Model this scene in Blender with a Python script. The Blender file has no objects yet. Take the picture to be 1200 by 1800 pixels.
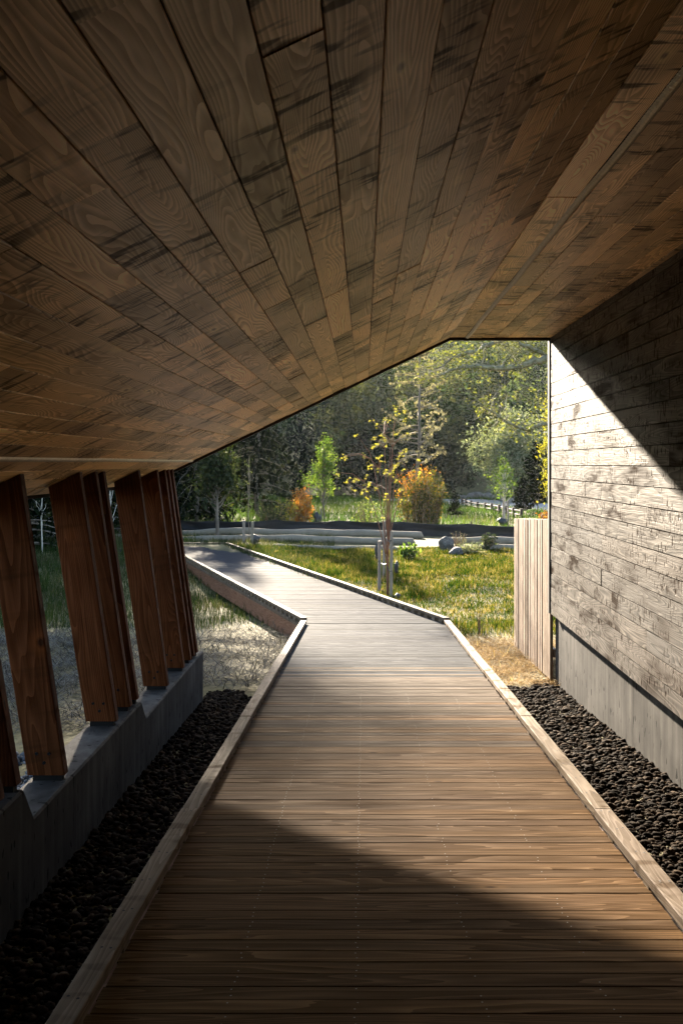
import bpy, bmesh, math
import numpy as np
from mathutils import Matrix, Vector

# ------------------------------------------------------------------ camera, sky, sun, exposure
# The eye is the origin: X to the right, Y along the passage, Z up. Level camera, 35 mm lens, shifted.
scene = bpy.context.scene
COL = scene.collection
F = 1750.0                                   # focal length in pixels of the 1200 px wide photograph
cam_d = bpy.data.cameras.new("camera")
cam_d.sensor_fit = 'HORIZONTAL'
cam_d.sensor_width = 24.0
cam_d.lens = 35.0
cam_d.shift_x = -40.0 / 1200.0
cam_d.shift_y = -86.0 / 1200.0
cam_d.clip_start = 0.05
cam_d.clip_end = 3000.0
cam = bpy.data.objects.new("camera", cam_d)
COL.objects.link(cam)
cam.location = (0, 0, 0)
cam.rotation_euler = (math.radians(90), 0, 0)
scene.camera = cam

SUN = Vector((-0.215, 1.0, 0.344)).normalized()          # direction towards the sun
world = bpy.data.worlds.new("World")
scene.world = world
world.use_nodes = True
wn = world.node_tree
wn.nodes.clear()
sky_n = wn.nodes.new("ShaderNodeTexSky")
sky_n.sky_type = 'NISHITA'
sky_n.sun_disc = False
sky_n.sun_elevation = math.asin(SUN.z)
sky_n.sun_rotation = math.atan2(SUN.x, SUN.y)
sky_n.air_density = 1.0
sky_n.dust_density = 1.0
bg_n = wn.nodes.new("ShaderNodeBackground")
bg_n.inputs['Strength'].default_value = 0.06
wo_n = wn.nodes.new("ShaderNodeOutputWorld")
wn.links.new(sky_n.outputs[0], bg_n.inputs[0])
wn.links.new(bg_n.outputs[0], wo_n.inputs[0])

sun_d = bpy.data.lights.new("sun", 'SUN')
sun_d.energy = 5.0
sun_d.angle = math.radians(1.3)
sun_d.color = (1.0, 0.86, 0.68)
sun = bpy.data.objects.new("sun", sun_d)
COL.objects.link(sun)
sun.rotation_euler = (-SUN).to_track_quat('-Z', 'Y').to_euler()

scene.view_settings.view_transform = 'Standard'
scene.view_settings.look = 'None'
scene.view_settings.exposure = 3.75
scene.view_settings.gamma = 1.0
scene.view_settings.use_curve_mapping = False
scene.cycles.max_bounces = 7
scene.cycles.diffuse_bounces = 6
scene.cycles.glossy_bounces = 2
scene.cycles.transmission_bounces = 4
scene.cycles.transparent_max_bounces = 6
scene.cycles.caustics_reflective = True
scene.cycles.blur_glossy = 1.0
scene.cycles.caustics_refractive = False
scene.cycles.use_denoising = True

# ------------------------------------------------------------------ helpers
WM = {}                                       # world matrices of what has been placed


def px(x, y, z):
    """a point of the place: photograph pixel (x, y) at depth z"""
    return np.array([(x - 640.0) / F * z, z, -(y - 814.0) / F * z])


def tag(o, label=None, cat=None, group=None, kind=None):
    if label: o["label"] = label
    if cat: o["category"] = cat
    if group: o["group"] = group
    if kind: o["kind"] = kind
    return o


def link(o, parent=None, M=None):
    M = M if M is not None else Matrix.Identity(4)
    COL.objects.link(o)
    if parent is not None:
        o.parent = parent
        o.matrix_basis = WM[parent.name].inverted() @ M
    else:
        o.matrix_basis = M
    WM[o.name] = M
    return o


def empty(name, loc, label, cat, group=None):
    o = bpy.data.objects.new(name, None)
    o.empty_display_size = 0.2
    tag(o, label, cat, group)
    return link(o, None, Matrix.Translation(Vector(loc)))


def mesh_np(name, V, tris=None, quads=None, smooth=False, mats=()):
    V = np.asarray(V, dtype=np.float32).reshape(-1, 3)
    me = bpy.data.meshes.new(name)
    nt = 0 if tris is None else len(tris)
    nq = 0 if quads is None else len(quads)
    me.vertices.add(len(V))
    me.vertices.foreach_set("co", V.ravel())
    idx = []
    if nt: idx.append(np.asarray(tris, dtype=np.int32).ravel())
    if nq: idx.append(np.asarray(quads, dtype=np.int32).ravel())
    idx = np.concatenate(idx) if idx else np.zeros(0, np.int32)
    me.loops.add(len(idx))
    me.loops.foreach_set("vertex_index", idx)
    me.polygons.add(nt + nq)
    starts = np.concatenate([np.arange(nt) * 3, nt * 3 + np.arange(nq) * 4]).astype(np.int32)
    me.polygons.foreach_set("loop_start", starts)
    me.polygons.foreach_set("use_smooth", np.full(nt + nq, bool(smooth)))
    me.update(calc_edges=True)
    for m in mats:
        me.materials.append(m)
    return me


class MB:
    """collects pieces into one mesh"""
    def __init__(self):
        self.V, self.T, self.Q, self.n = [], [], [], 0

    def add(self, V, tris=None, quads=None):
        V = np.asarray(V, dtype=np.float64).reshape(-1, 3)
        if tris is not None and len(tris): self.T.append(np.asarray(tris, dtype=np.int64).reshape(-1, 3) + self.n)
        if quads is not None and len(quads): self.Q.append(np.asarray(quads, dtype=np.int64).reshape(-1, 4) + self.n)
        self.V.append(V)
        self.n += len(V)

    def hexa(self, P):
        """8 corners: 0-3 bottom ring, 4-7 top ring"""
        self.add(P, quads=[(3, 2, 1, 0), (4, 5, 6, 7), (0, 1, 5, 4), (1, 2, 6, 5), (2, 3, 7, 6), (3, 0, 4, 7)])

    def box(self, x0, x1, y0, y1, z0, z1):
        self.hexa([(x0, y0, z0), (x1, y0, z0), (x1, y1, z0), (x0, y1, z0), (x0, y0, z1), (x1, y0, z1), (x1, y1, z1), (x0, y1, z1)])

    def tube(self, pts, rad, sides=6, cap=True):
        pts = np.asarray(pts, dtype=float)
        rad = np.broadcast_to(np.asarray(rad, dtype=float), (len(pts),))
        n = len(pts)
        t = np.gradient(pts, axis=0)
        t /= np.linalg.norm(t, axis=1)[:, None] + 1e-9
        ref = np.array([0.0, 0.0, 1.0]) if abs(t[:, 2]).mean() < 0.8 else np.array([1.0, 0.0, 0.0])
        a = np.cross(t, ref)
        a /= np.linalg.norm(a, axis=1)[:, None] + 1e-9
        b = np.cross(t, a)
        ang = np.arange(sides) * 2 * math.pi / sides
        ring = a[:, None, :] * np.cos(ang)[None, :, None] + b[:, None, :] * np.sin(ang)[None, :, None]
        V = pts[:, None, :] + ring * rad[:, None, None]
        i, j = np.meshgrid(np.arange(n - 1), np.arange(sides), indexing='ij')
        j2 = (j + 1) % sides
        q = np.stack([i * sides + j, i * sides + j2, (i + 1) * sides + j2, (i + 1) * sides + j], axis=-1).reshape(-1, 4)
        V = V.reshape(-1, 3)
        tr = None
        if cap:
            V = np.vstack([V, pts[:1], pts[-1:]])
            c0, c1 = n * sides, n * sides + 1
            jj = np.arange(sides)
            tr = np.vstack([np.stack([(jj + 1) % sides, jj, np.full(sides, c0)], 1),
                            np.stack([(n - 1) * sides + jj, (n - 1) * sides + (jj + 1) % sides, np.full(sides, c1)], 1)])
        self.add(V, tris=tr, quads=q)

    def mesh(self, name, mats=(), smooth=False, M=None):
        V = np.vstack(self.V)
        if M is not None:
            Mi = np.array(M.inverted())
            V = V @ Mi[:3, :3].T + Mi[:3, 3]
        T = np.vstack(self.T) if self.T else None
        Q = np.vstack(self.Q) if self.Q else None
        return mesh_np(name, V, T, Q, smooth, mats)

    def build(self, name, mat, parent=None, smooth=False, loc=None, M=None):
        if M is None:
            M = Matrix.Translation(Vector(loc)) if loc is not None else (WM[parent.name] if parent is not None else Matrix.Identity(4))
        me = self.mesh(name, (mat,), smooth, M)
        return link(bpy.data.objects.new(name, me), parent, M)


def frame(o, x, y):
    """matrix with origin o, local X along x, local Y close to y"""
    x = Vector(x).normalized()
    z = x.cross(Vector(y)).normalized()
    y = z.cross(x)
    M = Matrix.Identity(4)
    for i in range(3):
        M[i][0], M[i][1], M[i][2], M[i][3] = x[i], y[i], z[i], o[i]
    return M


def smooth01(t):
    t = np.clip(t, 0, 1)
    return t * t * (3 - 2 * t)


# value noise for shapes
_ng = np.random.default_rng(77).random((256, 256))


def vnoise(x, y):
    x = np.asarray(x, dtype=float); y = np.asarray(y, dtype=float)
    xi = np.floor(x).astype(int); yi = np.floor(y).astype(int)
    fx = smooth01(x - xi); fy = smooth01(y - yi)
    g = lambda a, b: _ng[a % 256, b % 256]
    return (g(xi, yi) * (1 - fx) + g(xi + 1, yi) * fx) * (1 - fy) + (g(xi, yi + 1) * (1 - fx) + g(xi + 1, yi + 1) * fx) * fy


# ------------------------------------------------------------------ materials
class NT:
    def __init__(self, name):
        self.m = bpy.data.materials.new(name)
        self.m.use_nodes = True
        self.t = self.m.node_tree
        self.t.nodes.clear()
        self.out = self.t.nodes.new("ShaderNodeOutputMaterial")

    def n(self, typ, props=None, **inp):
        nd = self.t.nodes.new(typ)
        for k, v in (props or {}).items():
            setattr(nd, k, v)
        for k, v in inp.items():
            key = int(k[1:]) if k[0] == 'i' and k[1:].isdigit() else k.replace('_', ' ')
            s = nd.inputs[key]
            if hasattr(v, 'is_output') or isinstance(v, bpy.types.NodeSocket):
                self.t.links.new(v, s)
            else:
                s.default_value = v
        return nd

    def math(self, op, a, b=0.0, c=0.0, clamp=False):
        return self.n("ShaderNodeMath", {'operation': op, 'use_clamp': clamp}, i0=a, i1=b, i2=c).outputs[0]

    def vmath(self, op, a, b=(0, 0, 0)):
        return self.n("ShaderNodeVectorMath", {'operation': op}, i0=a, i1=b).outputs[0]

    def mix(self, fac, a, b, blend='MIX'):
        nd = self.n("ShaderNodeMix", {'data_type': 'RGBA', 'blend_type': blend}, i0=fac)
        for s, v in ((nd.inputs[6], a), (nd.inputs[7], b)):
            if isinstance(v, bpy.types.NodeSocket): self.t.links.new(v, s)
            else: s.default_value = (*v, 1.0) if len(v) == 3 else v
        return nd.outputs[2]

    def noise(self, vec, scale=1.0, detail=2.0, rough=0.5, dist=0.0):
        return self.n("ShaderNodeTexNoise", None, Vector=vec, Scale=scale, Detail=detail, Roughness=rough, Distortion=dist).outputs[0]

    def ramp(self, fac, stops, interp='LINEAR'):
        nd = self.n("ShaderNodeValToRGB", None, i0=fac)
        cr = nd.color_ramp
        cr.interpolation = interp
        while len(cr.elements) < len(stops):
            cr.elements.new(0.5)
        for e, (p, c) in zip(cr.elements, stops):
            e.position = p
            e.color = (*c, 1.0) if len(c) == 3 else c
        return nd.outputs[0]

    def maprange(self, v, a, b, c=0.0, d=1.0):
        return self.n("ShaderNodeMapRange", {'clamp': True}, i0=v, i1=a, i2=b, i3=c, i4=d).outputs[0]

    def bump(self, h, strength=0.5, dist=0.01):
        return self.n("ShaderNodeBump", None, Strength=strength, Distance=dist, Height=h).outputs[0]

    def surf(self, shader):
        self.t.links.new(shader, self.out.inputs[0])
        return self.m

    def principled(self, color, rough, normal=None, spec=0.5, metallic=0.0, ior=1.5):
        p = self.n("ShaderNodeBsdfPrincipled", None, IOR=ior)
        for key, v in (('Base Color', color), ('Roughness', rough), ('Specular IOR Level', spec), ('Metallic', metallic)):
            if isinstance(v, bpy.types.NodeSocket): self.t.links.new(v, p.inputs[key])
            else: p.inputs[key].default_value = (*v, 1.0) if isinstance(v, tuple) and len(v) == 3 else v
        if normal is not None: self.t.links.new(normal, p.inputs['Normal'])
        return self.surf(p.outputs[0])


def wood(name, dark, light, ring=9.0, ring_amt=0.5, cross=5.0, fine_amt=0.3, stain=0.0, stain_col=(0.02, 0.013, 0.009), tone=0.35,
         rough=0.6, spec=0.4, bump=0.4, bump_dist=0.004, knots=0.0, long=0.9, grey=0.0, dashes=0.0, stain_scale=(9.0, 1.3), ring_bump=0.5, base=-0.18, ior=1.5, flat_sawn=0.0):
    """sawn board: local X runs along the grain; growth rings cut as contour lines, fine streaks, cross stains, knots"""
    t = NT(name)
    oi = t.n("ShaderNodeObjectInfo").outputs['Random']
    r1 = t.math('MULTIPLY', oi, 173.3)
    r2 = t.math('FRACT', t.math('MULTIPLY', oi, 917.7))
    r3 = t.math('FRACT', t.math('MULTIPLY', oi, 3571.1))
    off = t.n("ShaderNodeCombineXYZ", None, i0=r1, i1=t.math('MULTIPLY', r2, 61.0), i2=t.math('MULTIPLY', r3, 43.0)).outputs[0]
    v = t.vmath('ADD', t.n("ShaderNodeTexCoord").outputs['Object'], off)
    n1 = t.noise(t.vmath('MULTIPLY', v, (long, cross, cross)), 1.0, 1.0, 0.45)
    n1b = t.noise(t.vmath('MULTIPLY', v, (long * 7, cross * 4.0, cross * 4)), 1.0, 1.0, 0.5)
    freq = t.math('MULTIPLY_ADD', r3, ring * 1.2, ring * 0.5)
    h = t.math('ADD', t.math('MULTIPLY', n1, freq), t.math('MULTIPLY', n1b, 0.55))
    if flat_sawn:
        yv = t.n("ShaderNodeSeparateXYZ", None, i0=t.n("ShaderNodeTexCoord").outputs['Object']).outputs[1]
        side = t.math('ABSOLUTE', t.math('ADD', yv, t.math('MULTIPLY_ADD', r2, 0.05, -0.025)))
        h = t.math('ADD', h, t.math('MULTIPLY', side, flat_sawn))
    saw = t.math('FRACT', h)
    rings = t.math('POWER', saw, 2.2)
    fine = t.noise(t.vmath('MULTIPLY', v, (3.0, 190.0, 190.0)), 1.0, 0.0, 0.6)
    mid = n1b
    f = t.math('ADD', t.math('MULTIPLY', rings, ring_amt), t.math('MULTIPLY', fine, fine_amt))
    f = t.math('ADD', f, t.math('MULTIPLY_ADD', mid, 0.5, base), clamp=True)
    sp = t.math('MULTIPLY_ADD', f, 1.5, 0.1)
    c = t.mix(f, dark, light)
    tn = t.math('MULTIPLY_ADD', r2, tone * 2.0, 1.0 - tone)
    c = t.mix(1.0, c, t.n("ShaderNodeCombineColor", None, i0=tn, i1=tn, i2=t.math('MULTIPLY_ADD', r3, 0.12, t.math('SUBTRACT', tn, 0.06))).outputs[0], 'MULTIPLY')
    height = t.math('MULTIPLY', fine, 0.5)
    if ring_bump: height = t.math('ADD', t.math('MULTIPLY', rings, ring_bump), height)
    if grey:
        gn = n1b
        g = t.math('MULTIPLY', t.maprange(gn, 0.35, 0.7), t.math('MULTIPLY_ADD', r3, grey, grey * 0.4))
        c = t.mix(g, c, (0.30, 0.275, 0.25))
    if stain:
        sv = t.vmath('ADD', t.vmath('MULTIPLY', v, (stain_scale[0], stain_scale[1], 1.0)), t.vmath('MULTIPLY', v, (0.0, 3.0, 0.0)))
        s1 = t.noise(sv, 1.0, 2.0, 0.62)
        s2 = t.noise(t.vmath('MULTIPLY', v, (1.4, 2.0, 1.0)), 1.0, 1.0)
        s = t.math('MULTIPLY', t.maprange(s1, 0.53, 0.62), t.maprange(s2, 0.42, 0.58))
        c = t.mix(t.math('MULTIPLY', s, stain), c, stain_col)
        sp = t.math('MULTIPLY', sp, t.math('SUBTRACT', 1.0, t.math('MULTIPLY', s, 0.9)))
        sp = t.math('MULTIPLY', sp, t.math('SUBTRACT', 1.0, t.math('MULTIPLY', t.maprange(s2, 0.42, 0.68), stain * 0.75)))
        c = t.mix(t.math('MULTIPLY', t.maprange(s2, 0.45, 0.70), stain * 0.6), c, stain_col)
    if dashes:
        dv = t.vmath('MULTIPLY', v, (42.0, 13.0, 1.0))
        d1 = t.noise(dv, 1.0, 1.0, 0.4)
        d2 = t.noise(t.vmath('MULTIPLY', v, (2.4, 5.0, 1.0)), 1.0, 1.0)
        d = t.math('MULTIPLY', t.maprange(d1, 0.59, 0.64), t.maprange(d2, 0.38, 0.50))
        c = t.mix(t.math('MULTIPLY', d, dashes), c, stain_col)
        sp = t.math('MULTIPLY', sp, t.math('SUBTRACT', 1.0, t.math('MULTIPLY', d, 0.95)))
        height = t.math('SUBTRACT', height, t.math('MULTIPLY', d, 1.2))
    if knots:
        vo = t.n("ShaderNodeTexVoronoi", {'feature': 'F1'}, Vector=t.vmath('MULTIPLY', v, (2.6, 7.0, 3.0)), Scale=1.0, Randomness=1.0)
        k = t.maprange(vo.outputs['Distance'], 0.045, 0.11, 1.0, 0.0)
        kr = t.math('GREATER_THAN', t.n("ShaderNodeSeparateColor", None, i0=vo.outputs['Color']).outputs[0], 1.0 - knots)
        k = t.math('MULTIPLY', k, kr)
        c = t.mix(t.math('MULTIPLY', k, 0.75), c, (dark[0] * 0.35, dark[1] * 0.3, dark[2] * 0.3))
        halo = t.math('MULTIPLY', t.maprange(vo.outputs['Distance'], 0.09, 0.26, 1.0, 0.0), kr)
        c = t.mix(t.math('MULTIPLY', t.math('SUBTRACT', halo, k, clamp=True), 0.45), c, (min(light[0] * 1.25, 1), light[1] * 1.2, light[2] * 1.1))
    rv = t.math('ADD', t.math('MULTIPLY', fine, 0.2), rough - 0.1, clamp=True)
    return t.principled(c, rv, t.bump(height, bump, bump_dist), t.math('MULTIPLY', sp, spec), 0.0, ior)


def plain(name, col, rough=0.7, spec=0.3, metallic=0.0, noise=0.25, scale=8.0, bump=0.0):
    t = NT(name)
    v = t.n("ShaderNodeTexCoord").outputs['Object']
    n1 = t.noise(v, scale, 4.0, 0.6)
    c = t.mix(n1, tuple(x * (1 - noise) for x in col), tuple(min(1, x * (1 + noise)) for x in col))
    return t.principled(c, rough, t.bump(n1, bump, 0.01) if bump else None, spec, metallic)


def leafmat(name, stops, trans=0.5, attr=None, patch=0.0, rough=0.5, gloss=0.012, soft=False):
    """leaf: diffuse on the face, light through the blade; each leaf its own shade"""
    t = NT(name)
    r = t.n("ShaderNodeNewGeometry").outputs['Random Per Island']
    f = r
    if patch:
        pn = t.noise(t.n("ShaderNodeNewGeometry").outputs['Position'], patch, 3.0, 0.6)
        f = t.math('ADD', t.math('MULTIPLY', r, 0.5), t.math('MULTIPLY', t.maprange(pn, 0.3, 0.7), 0.5))
    c = t.ramp(f, [(p_, tuple(0.5 * q for q in c_)) for p_, c_ in stops] if soft else stops)
    if attr:
        c = t.mix(1.0, c, t.n("ShaderNodeAttribute", {'attribute_name': attr}).outputs['Color'], 'MULTIPLY')
    d = t.n("ShaderNodeBsdfDiffuse", None, Color=c).outputs[0]
    tc = t.mix(1.0, c, (1.0, 1.0, 0.55), 'MULTIPLY')
    tr = t.n("ShaderNodeBsdfTranslucent", None, Color=tc).outputs[0]
    s = t.n("ShaderNodeMixShader", None, i0=trans, i1=d, i2=tr).outputs[0]
    if gloss:
        g = t.n("ShaderNodeBsdfGlossy", None, Color=(0.9, 0.9, 0.9, 1), Roughness=rough).outputs[0]
        s = t.n("ShaderNodeMixShader", None, i0=gloss, i1=s, i2=g).outputs[0]
    return t.surf(s)


def bark(name, a, b, scale=6.0):
    t = NT(name)
    v = t.vmath('MULTIPLY', t.n("ShaderNodeTexCoord").outputs['Object'], (1.0, 1.0, 0.35))
    n1 = t.noise(v, scale, 5.0, 0.65)
    return t.principled(t.ramp(n1, [(0.3, a), (0.7, b)]), 0.85, t.bump(n1, 0.7, 0.02), 0.2)


def concrete(name):
    t = NT(name)
    v = t.n("ShaderNodeTexCoord").outputs['Object']
    n1 = t.noise(v, 1.6, 5.0, 0.6)
    streak = t.noise(t.vmath('MULTIPLY', v, (9.0, 9.0, 0.5)), 1.0, 3.0, 0.6)
    fine = t.noise(v, 60.0, 3.0, 0.6)
    c = t.ramp(t.math('ADD', t.math('MULTIPLY', n1, 0.55), t.math('MULTIPLY', streak, 0.45)),
               [(0.36, (0.017, 0.016, 0.015)), (0.52, (0.040, 0.0378, 0.035)), (0.68, (0.074, 0.0695, 0.064))])
    hole = t.noise(t.vmath('MULTIPLY', v, (22.0, 22.0, 8.0)), 1.0, 0.0, 0.4)
    h = t.maprange(hole, 0.72, 0.76)
    c = t.mix(t.math('MULTIPLY', h, 0.9), c, (0.004, 0.004, 0.004))
    hh = t.math('SUBTRACT', t.math('ADD', t.math('MULTIPLY', streak, 0.4), t.math('MULTIPLY', fine, 0.2)), h)
    return t.principled(c, 0.75, t.bump(hh, 0.35, 0.006), 0.03)


M_ceil = wood("ceiling_cedar", (0.38, 0.190, 0.058), (0.98, 0.640, 0.290), ring=20.0, ring_amt=1.15, fine_amt=0.3, stain=0.78, flat_sawn=75.0, tone=0.30, rough=0.45, spec=0.38, ior=1.6,
              bump=0.4, bump_dist=0.002, long=0.9, cross=7.5, stain_scale=(17.0, 1.6), ring_bump=0.0, base=-0.06, knots=0.25)
M_siding = wood("weathered_siding", (0.002, 0.0015, 0.0011), (0.058, 0.044, 0.032), ring=24.0, ring_amt=0.95, stain=0.95, tone=0.40, rough=0.43, spec=0.21, ior=2.1, ring_bump=0.0,
                bump=0.55, bump_dist=0.003, dashes=0.95, long=0.6, cross=6.0, stain_scale=(1.5, 5.0), base=-0.15)
M_deck = wood("deck_cedar", (0.031, 0.0165, 0.0064), (0.104, 0.060, 0.0255), ring=14.0, ring_amt=0.65, stain=0.0, tone=0.28, rough=0.74, spec=0.012,
              bump=0.35, bump_dist=0.002, knots=0.22, long=0.5, cross=7.0, ring_bump=0.0, base=-0.08)
M_deckm = wood("deck_half_weathered", (0.028, 0.021, 0.0155), (0.078, 0.060, 0.044), ring=14.0, ring_amt=0.5, stain=0.0, tone=0.22, rough=0.75, spec=0.008,
               bump=0.35, bump_dist=0.002, knots=0.2, long=0.5, cross=7.0, ring_bump=0.0, base=-0.05)
M_deckg = wood("deck_weathered_grey", (0.0165, 0.0172, 0.0185), (0.047, 0.0485, 0.0515), ring=14.0, ring_amt=0.5, stain=0.0, tone=0.22, rough=0.78, spec=0.005,
               bump=0.35, bump_dist=0.002, knots=0.2, long=0.5, cross=7.0, ring_bump=0.0, base=-0.05)
M_curb = wood("curb_timber", (0.066, 0.048, 0.032), (0.175, 0.133, 0.094), ring=14.0, ring_amt=0.4, stain=0.3, tone=0.14, rough=0.7, spec=0.06,
              bump=0.4, bump_dist=0.003, knots=0.25, grey=0.0, long=0.7, cross=8.0)
M_post = wood("post_timber", (0.026, 0.0068, 0.0018), (0.112, 0.034, 0.0095), ring=24.0, ring_amt=0.5, stain=0.35, tone=0.14, rough=0.6, spec=0.08,
              bump=0.35, bump_dist=0.003, knots=0.25, long=0.5, cross=5.0)
M_beam = wood("beam_timber", (0.075, 0.029, 0.013), (0.18, 0.08, 0.040), ring=12.0, ring_amt=0.4, tone=0.12, rough=0.65, spec=0.3, long=0.6)
M_slat = wood("slat_cedar", (0.12, 0.085, 0.062), (0.30, 0.235, 0.178), ring=8.0, ring_amt=0.35, tone=0.3, rough=0.55, spec=0.2, bump=0.3, bump_dist=0.002)
M_stake = wood("stake_timber", (0.11, 0.09, 0.072), (0.24, 0.20, 0.165), ring=8.0, ring_amt=0.3, tone=0.2, rough=0.8, spec=0.2)
M_rail = wood("dark_rail_timber", (0.03, 0.022, 0.018), (0.08, 0.06, 0.05), ring=8.0, ring_amt=0.3, tone=0.2, rough=0.8, spec=0.2)
M_conc = concrete("cast_concrete")
M_dark = plain("dark_trim", (0.022, 0.017, 0.014), 0.6, 0.3)
M_soffit = plain("roof_felt", (0.03, 0.025, 0.02), 0.9, 0.1)
M_metal = plain("dark_metal", (0.004, 0.004, 0.0045), 0.6, 0.1, 0.0)
M_screw = plain("screw_steel", (0.20, 0.185, 0.165), 0.8, 0.05, 0.0, noise=0.5, scale=90.0)
M_mesh = plain("vent_mesh", (0.62, 0.57, 0.47), 0.5, 0.5, 0.4, noise=0.35, scale=30.0)
M_stone = None

# ------------------------------------------------------------------ levels of the ground and the deck
D_END = 11.0                                  # far end of the passage
BEND = 15.25                                  # where the boardwalk turns
SLOPE1, SLOPE2, TURN = 0.0571, 0.0143, -0.329
XL, XR = -0.97, 1.31                          # outer edges of the curbs


def deck_z(y):
    return np.where(y < BEND, -1.6 - SLOPE1 * y, -1.6 - SLOPE1 * BEND - SLOPE2 * (y - BEND))


def deck_shift(y):
    return np.where(y < BEND, 0.0, TURN * (y - BEND))


def ground_z(x, y):
    x = np.asarray(x, dtype=float); y = np.asarray(y, dtype=float)
    yr = np.interp(y, [-60, -20, 3, 11, 14.5, 20, 36, 80], [-1.75, -1.75, -1.96, -2.457, -2.60, -2.70, -2.72, -2.75])
    yl = np.interp(y, [-60, -20, 3, 11, 16, 22, 31, 36, 80], [-1.9, -1.9, -2.28, -2.63, -2.86, -3.0, -2.78, -2.74, -2.75])
    c = deck_shift(np.clip(y, -100, 33))
    w = smooth01((x - c + 0.6) / 1.6)
    z = yl * (1 - w) + yr * w
    out = smooth01((y - 12) / 6)
    z = z + out * (vnoise(x * 0.22 + 9, y * 0.22) - 0.5) * 0.16 + out * (vnoise(x * 1.1, y * 1.1 + 5) - 0.5) * 0.05
    hill = np.clip(y - 82 + 0.16 * x + 8 * (vnoise(x * 0.03, y * 0.03 + 3) - 0.5), 0, 400)
    z = z + np.where(hill < 136, hill * 0.22, 30 + 0.38 * np.minimum(hill - 136, 160))  # upper hill rises out of view, steepened to block low sky light
    side = np.clip(-x - 42 - 0.1 * y, 0, 300)
    z = z + np.where(y > -5, side * 0.12, side * 0.05)
    return z


def axis(parts):
    out = []
    for a, b, s in parts:
        out.append(np.arange(a, b, s))
    out.append([parts[-1][1]])
    return np.unique(np.concatenate(out))


# ---- ground sheet
gx = axis([(-500, -60, 40), (-60, -12, 3), (-12, 8, 0.5), (8, 60, 3), (60, 500, 40)])
gy = axis([(-150, -10, 20), (-10, 40, 0.5), (40, 100, 2), (100, 200, 5), (200, 700, 50)])
GX, GY = np.meshgrid(gx, gy, indexing='ij')
GZ = ground_z(GX, GY)
i, j = np.meshgrid(np.arange(len(gx) - 1), np.arange(len(gy) - 1), indexing='ij')
ny = len(gy)
q = np.stack([i * ny + j, (i + 1) * ny + j, (i + 1) * ny + j + 1, i * ny + j + 1], axis=-1).reshape(-1, 4)


def ground_material():
    t = NT("meadow_soil")
    P = t.n("ShaderNodeNewGeometry").outputs['Position']
    a = t.noise(P, 0.35, 4.0, 0.6)
    b = t.noise(P, 7.0, 4.0, 0.65)
    c = t.ramp(t.math('ADD', t.math('MULTIPLY', a, 0.5), t.math('MULTIPLY', b, 0.5)),
               [(0.33, (0.035, 0.028, 0.017)), (0.5, (0.075, 0.066, 0.028)), (0.68, (0.17, 0.14, 0.065))])
    yy = t.n("ShaderNodeSeparateXYZ", None, i0=P).outputs[1]
    c = t.mix(t.maprange(yy, 90.0, 120.0), c, t.ramp(a, [(0.35, (0.02, 0.03, 0.012)), (0.65, (0.06, 0.075, 0.025))]))
    return t.principled(c, 0.95, t.bump(b, 0.8, 0.05), 0.1)


gm = mesh_np("ground", np.stack([GX, GY, GZ], -1).reshape(-1, 3), None, q, True, (ground_material(),))
tag(link(bpy.data.objects.new("ground", gm)), kind="structure")

# ------------------------------------------------------------------ the building: roof, ceiling, wall, sill, posts
Y0 = -9.0                                     # the passage goes on behind the camera
CX, CZ = 0.943, 1.383                         # ridge line where the sloping ceiling meets the flat one
SX, SZ = -0.9016, -0.4327                     # down the slope
EAVE = 3.763                                  # slope length to the eave
WALLX = 2.07
bld = empty("building", (WALLX, D_END, -2.5), "timber passage with sloping plank ceiling, dark siding wall and leaning posts", "building")


def slope_pt(s, n=0.0):                       # along the slope, n towards the inside
    return CX + SX * s + 0.4327 * n, CZ + SZ * s - 0.9016 * n


roof = MB()
prof = [slope_pt(EAVE, -0.02), (CX, CZ + 0.022), (3.6, CZ + 0.022), (3.6, CZ + 0.36), (CX - 0.06, CZ + 0.36), slope_pt(EAVE, -0.34)]
pv = [(x, y, z) for y in (Y0, D_END - 0.03) for x, z in prof]
roof.add(pv, quads=[(0, 1, 4, 5), (1, 2, 3, 4), (11, 10, 7, 6), (10, 9, 8, 7)] + [(k, (k + 1) % 6 + 0, (k + 1) % 6 + 6, k + 6) for k in range(6)])
roof_o = roof.build("roof", M_soffit, bld)
# dark edge trim at the far end and a fascia at the eave
tr_ = MB()
a0, a1 = slope_pt(EAVE + 0.01, 0.026), slope_pt(EAVE + 0.01, -0.36)
b0, b1 = (CX + 0.006, CZ - 0.027), (CX - 0.05, CZ + 0.38)
c0, c1 = (3.6, CZ - 0.027), (3.6, CZ + 0.38)
for (p, q_, r, s) in ((a0, b0, b1, a1), (b0, c0, c1, b1)):
    tr_.hexa([(p[0], D_END - 0.028, p[1]), (q_[0], D_END - 0.028, q_[1]), (q_[0], D_END + 0.03, q_[1]), (p[0], D_END + 0.03, p[1]),
              (s[0], D_END - 0.028, s[1]), (r[0], D_END - 0.028, r[1]), (r[0], D_END + 0.03, r[1]), (s[0], D_END + 0.03, s[1])])
tr_.build("edge_trim", M_dark, roof_o)
fa = MB()
e0, e1 = slope_pt(EAVE + 0.002, 0.02), slope_pt(EAVE + 0.002, -0.35)
fa.hexa([(e0[0] - 0.03, Y0, e0[1]), (e0[0], Y0, e0[1]), (e0[0], D_END - 0.03, e0[1]), (e0[0] - 0.03, D_END - 0.03, e0[1]),
         (e1[0] - 0.03, Y0, e1[1]), (e1[0], Y0, e1[1]), (e1[0], D_END - 0.03, e1[1]), (e1[0] - 0.03, D_END - 0.03, e1[1])])
fa.build("fascia", M_dark, roof_o)

rng = np.random.default_rng(5)
_plank = {}


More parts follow.
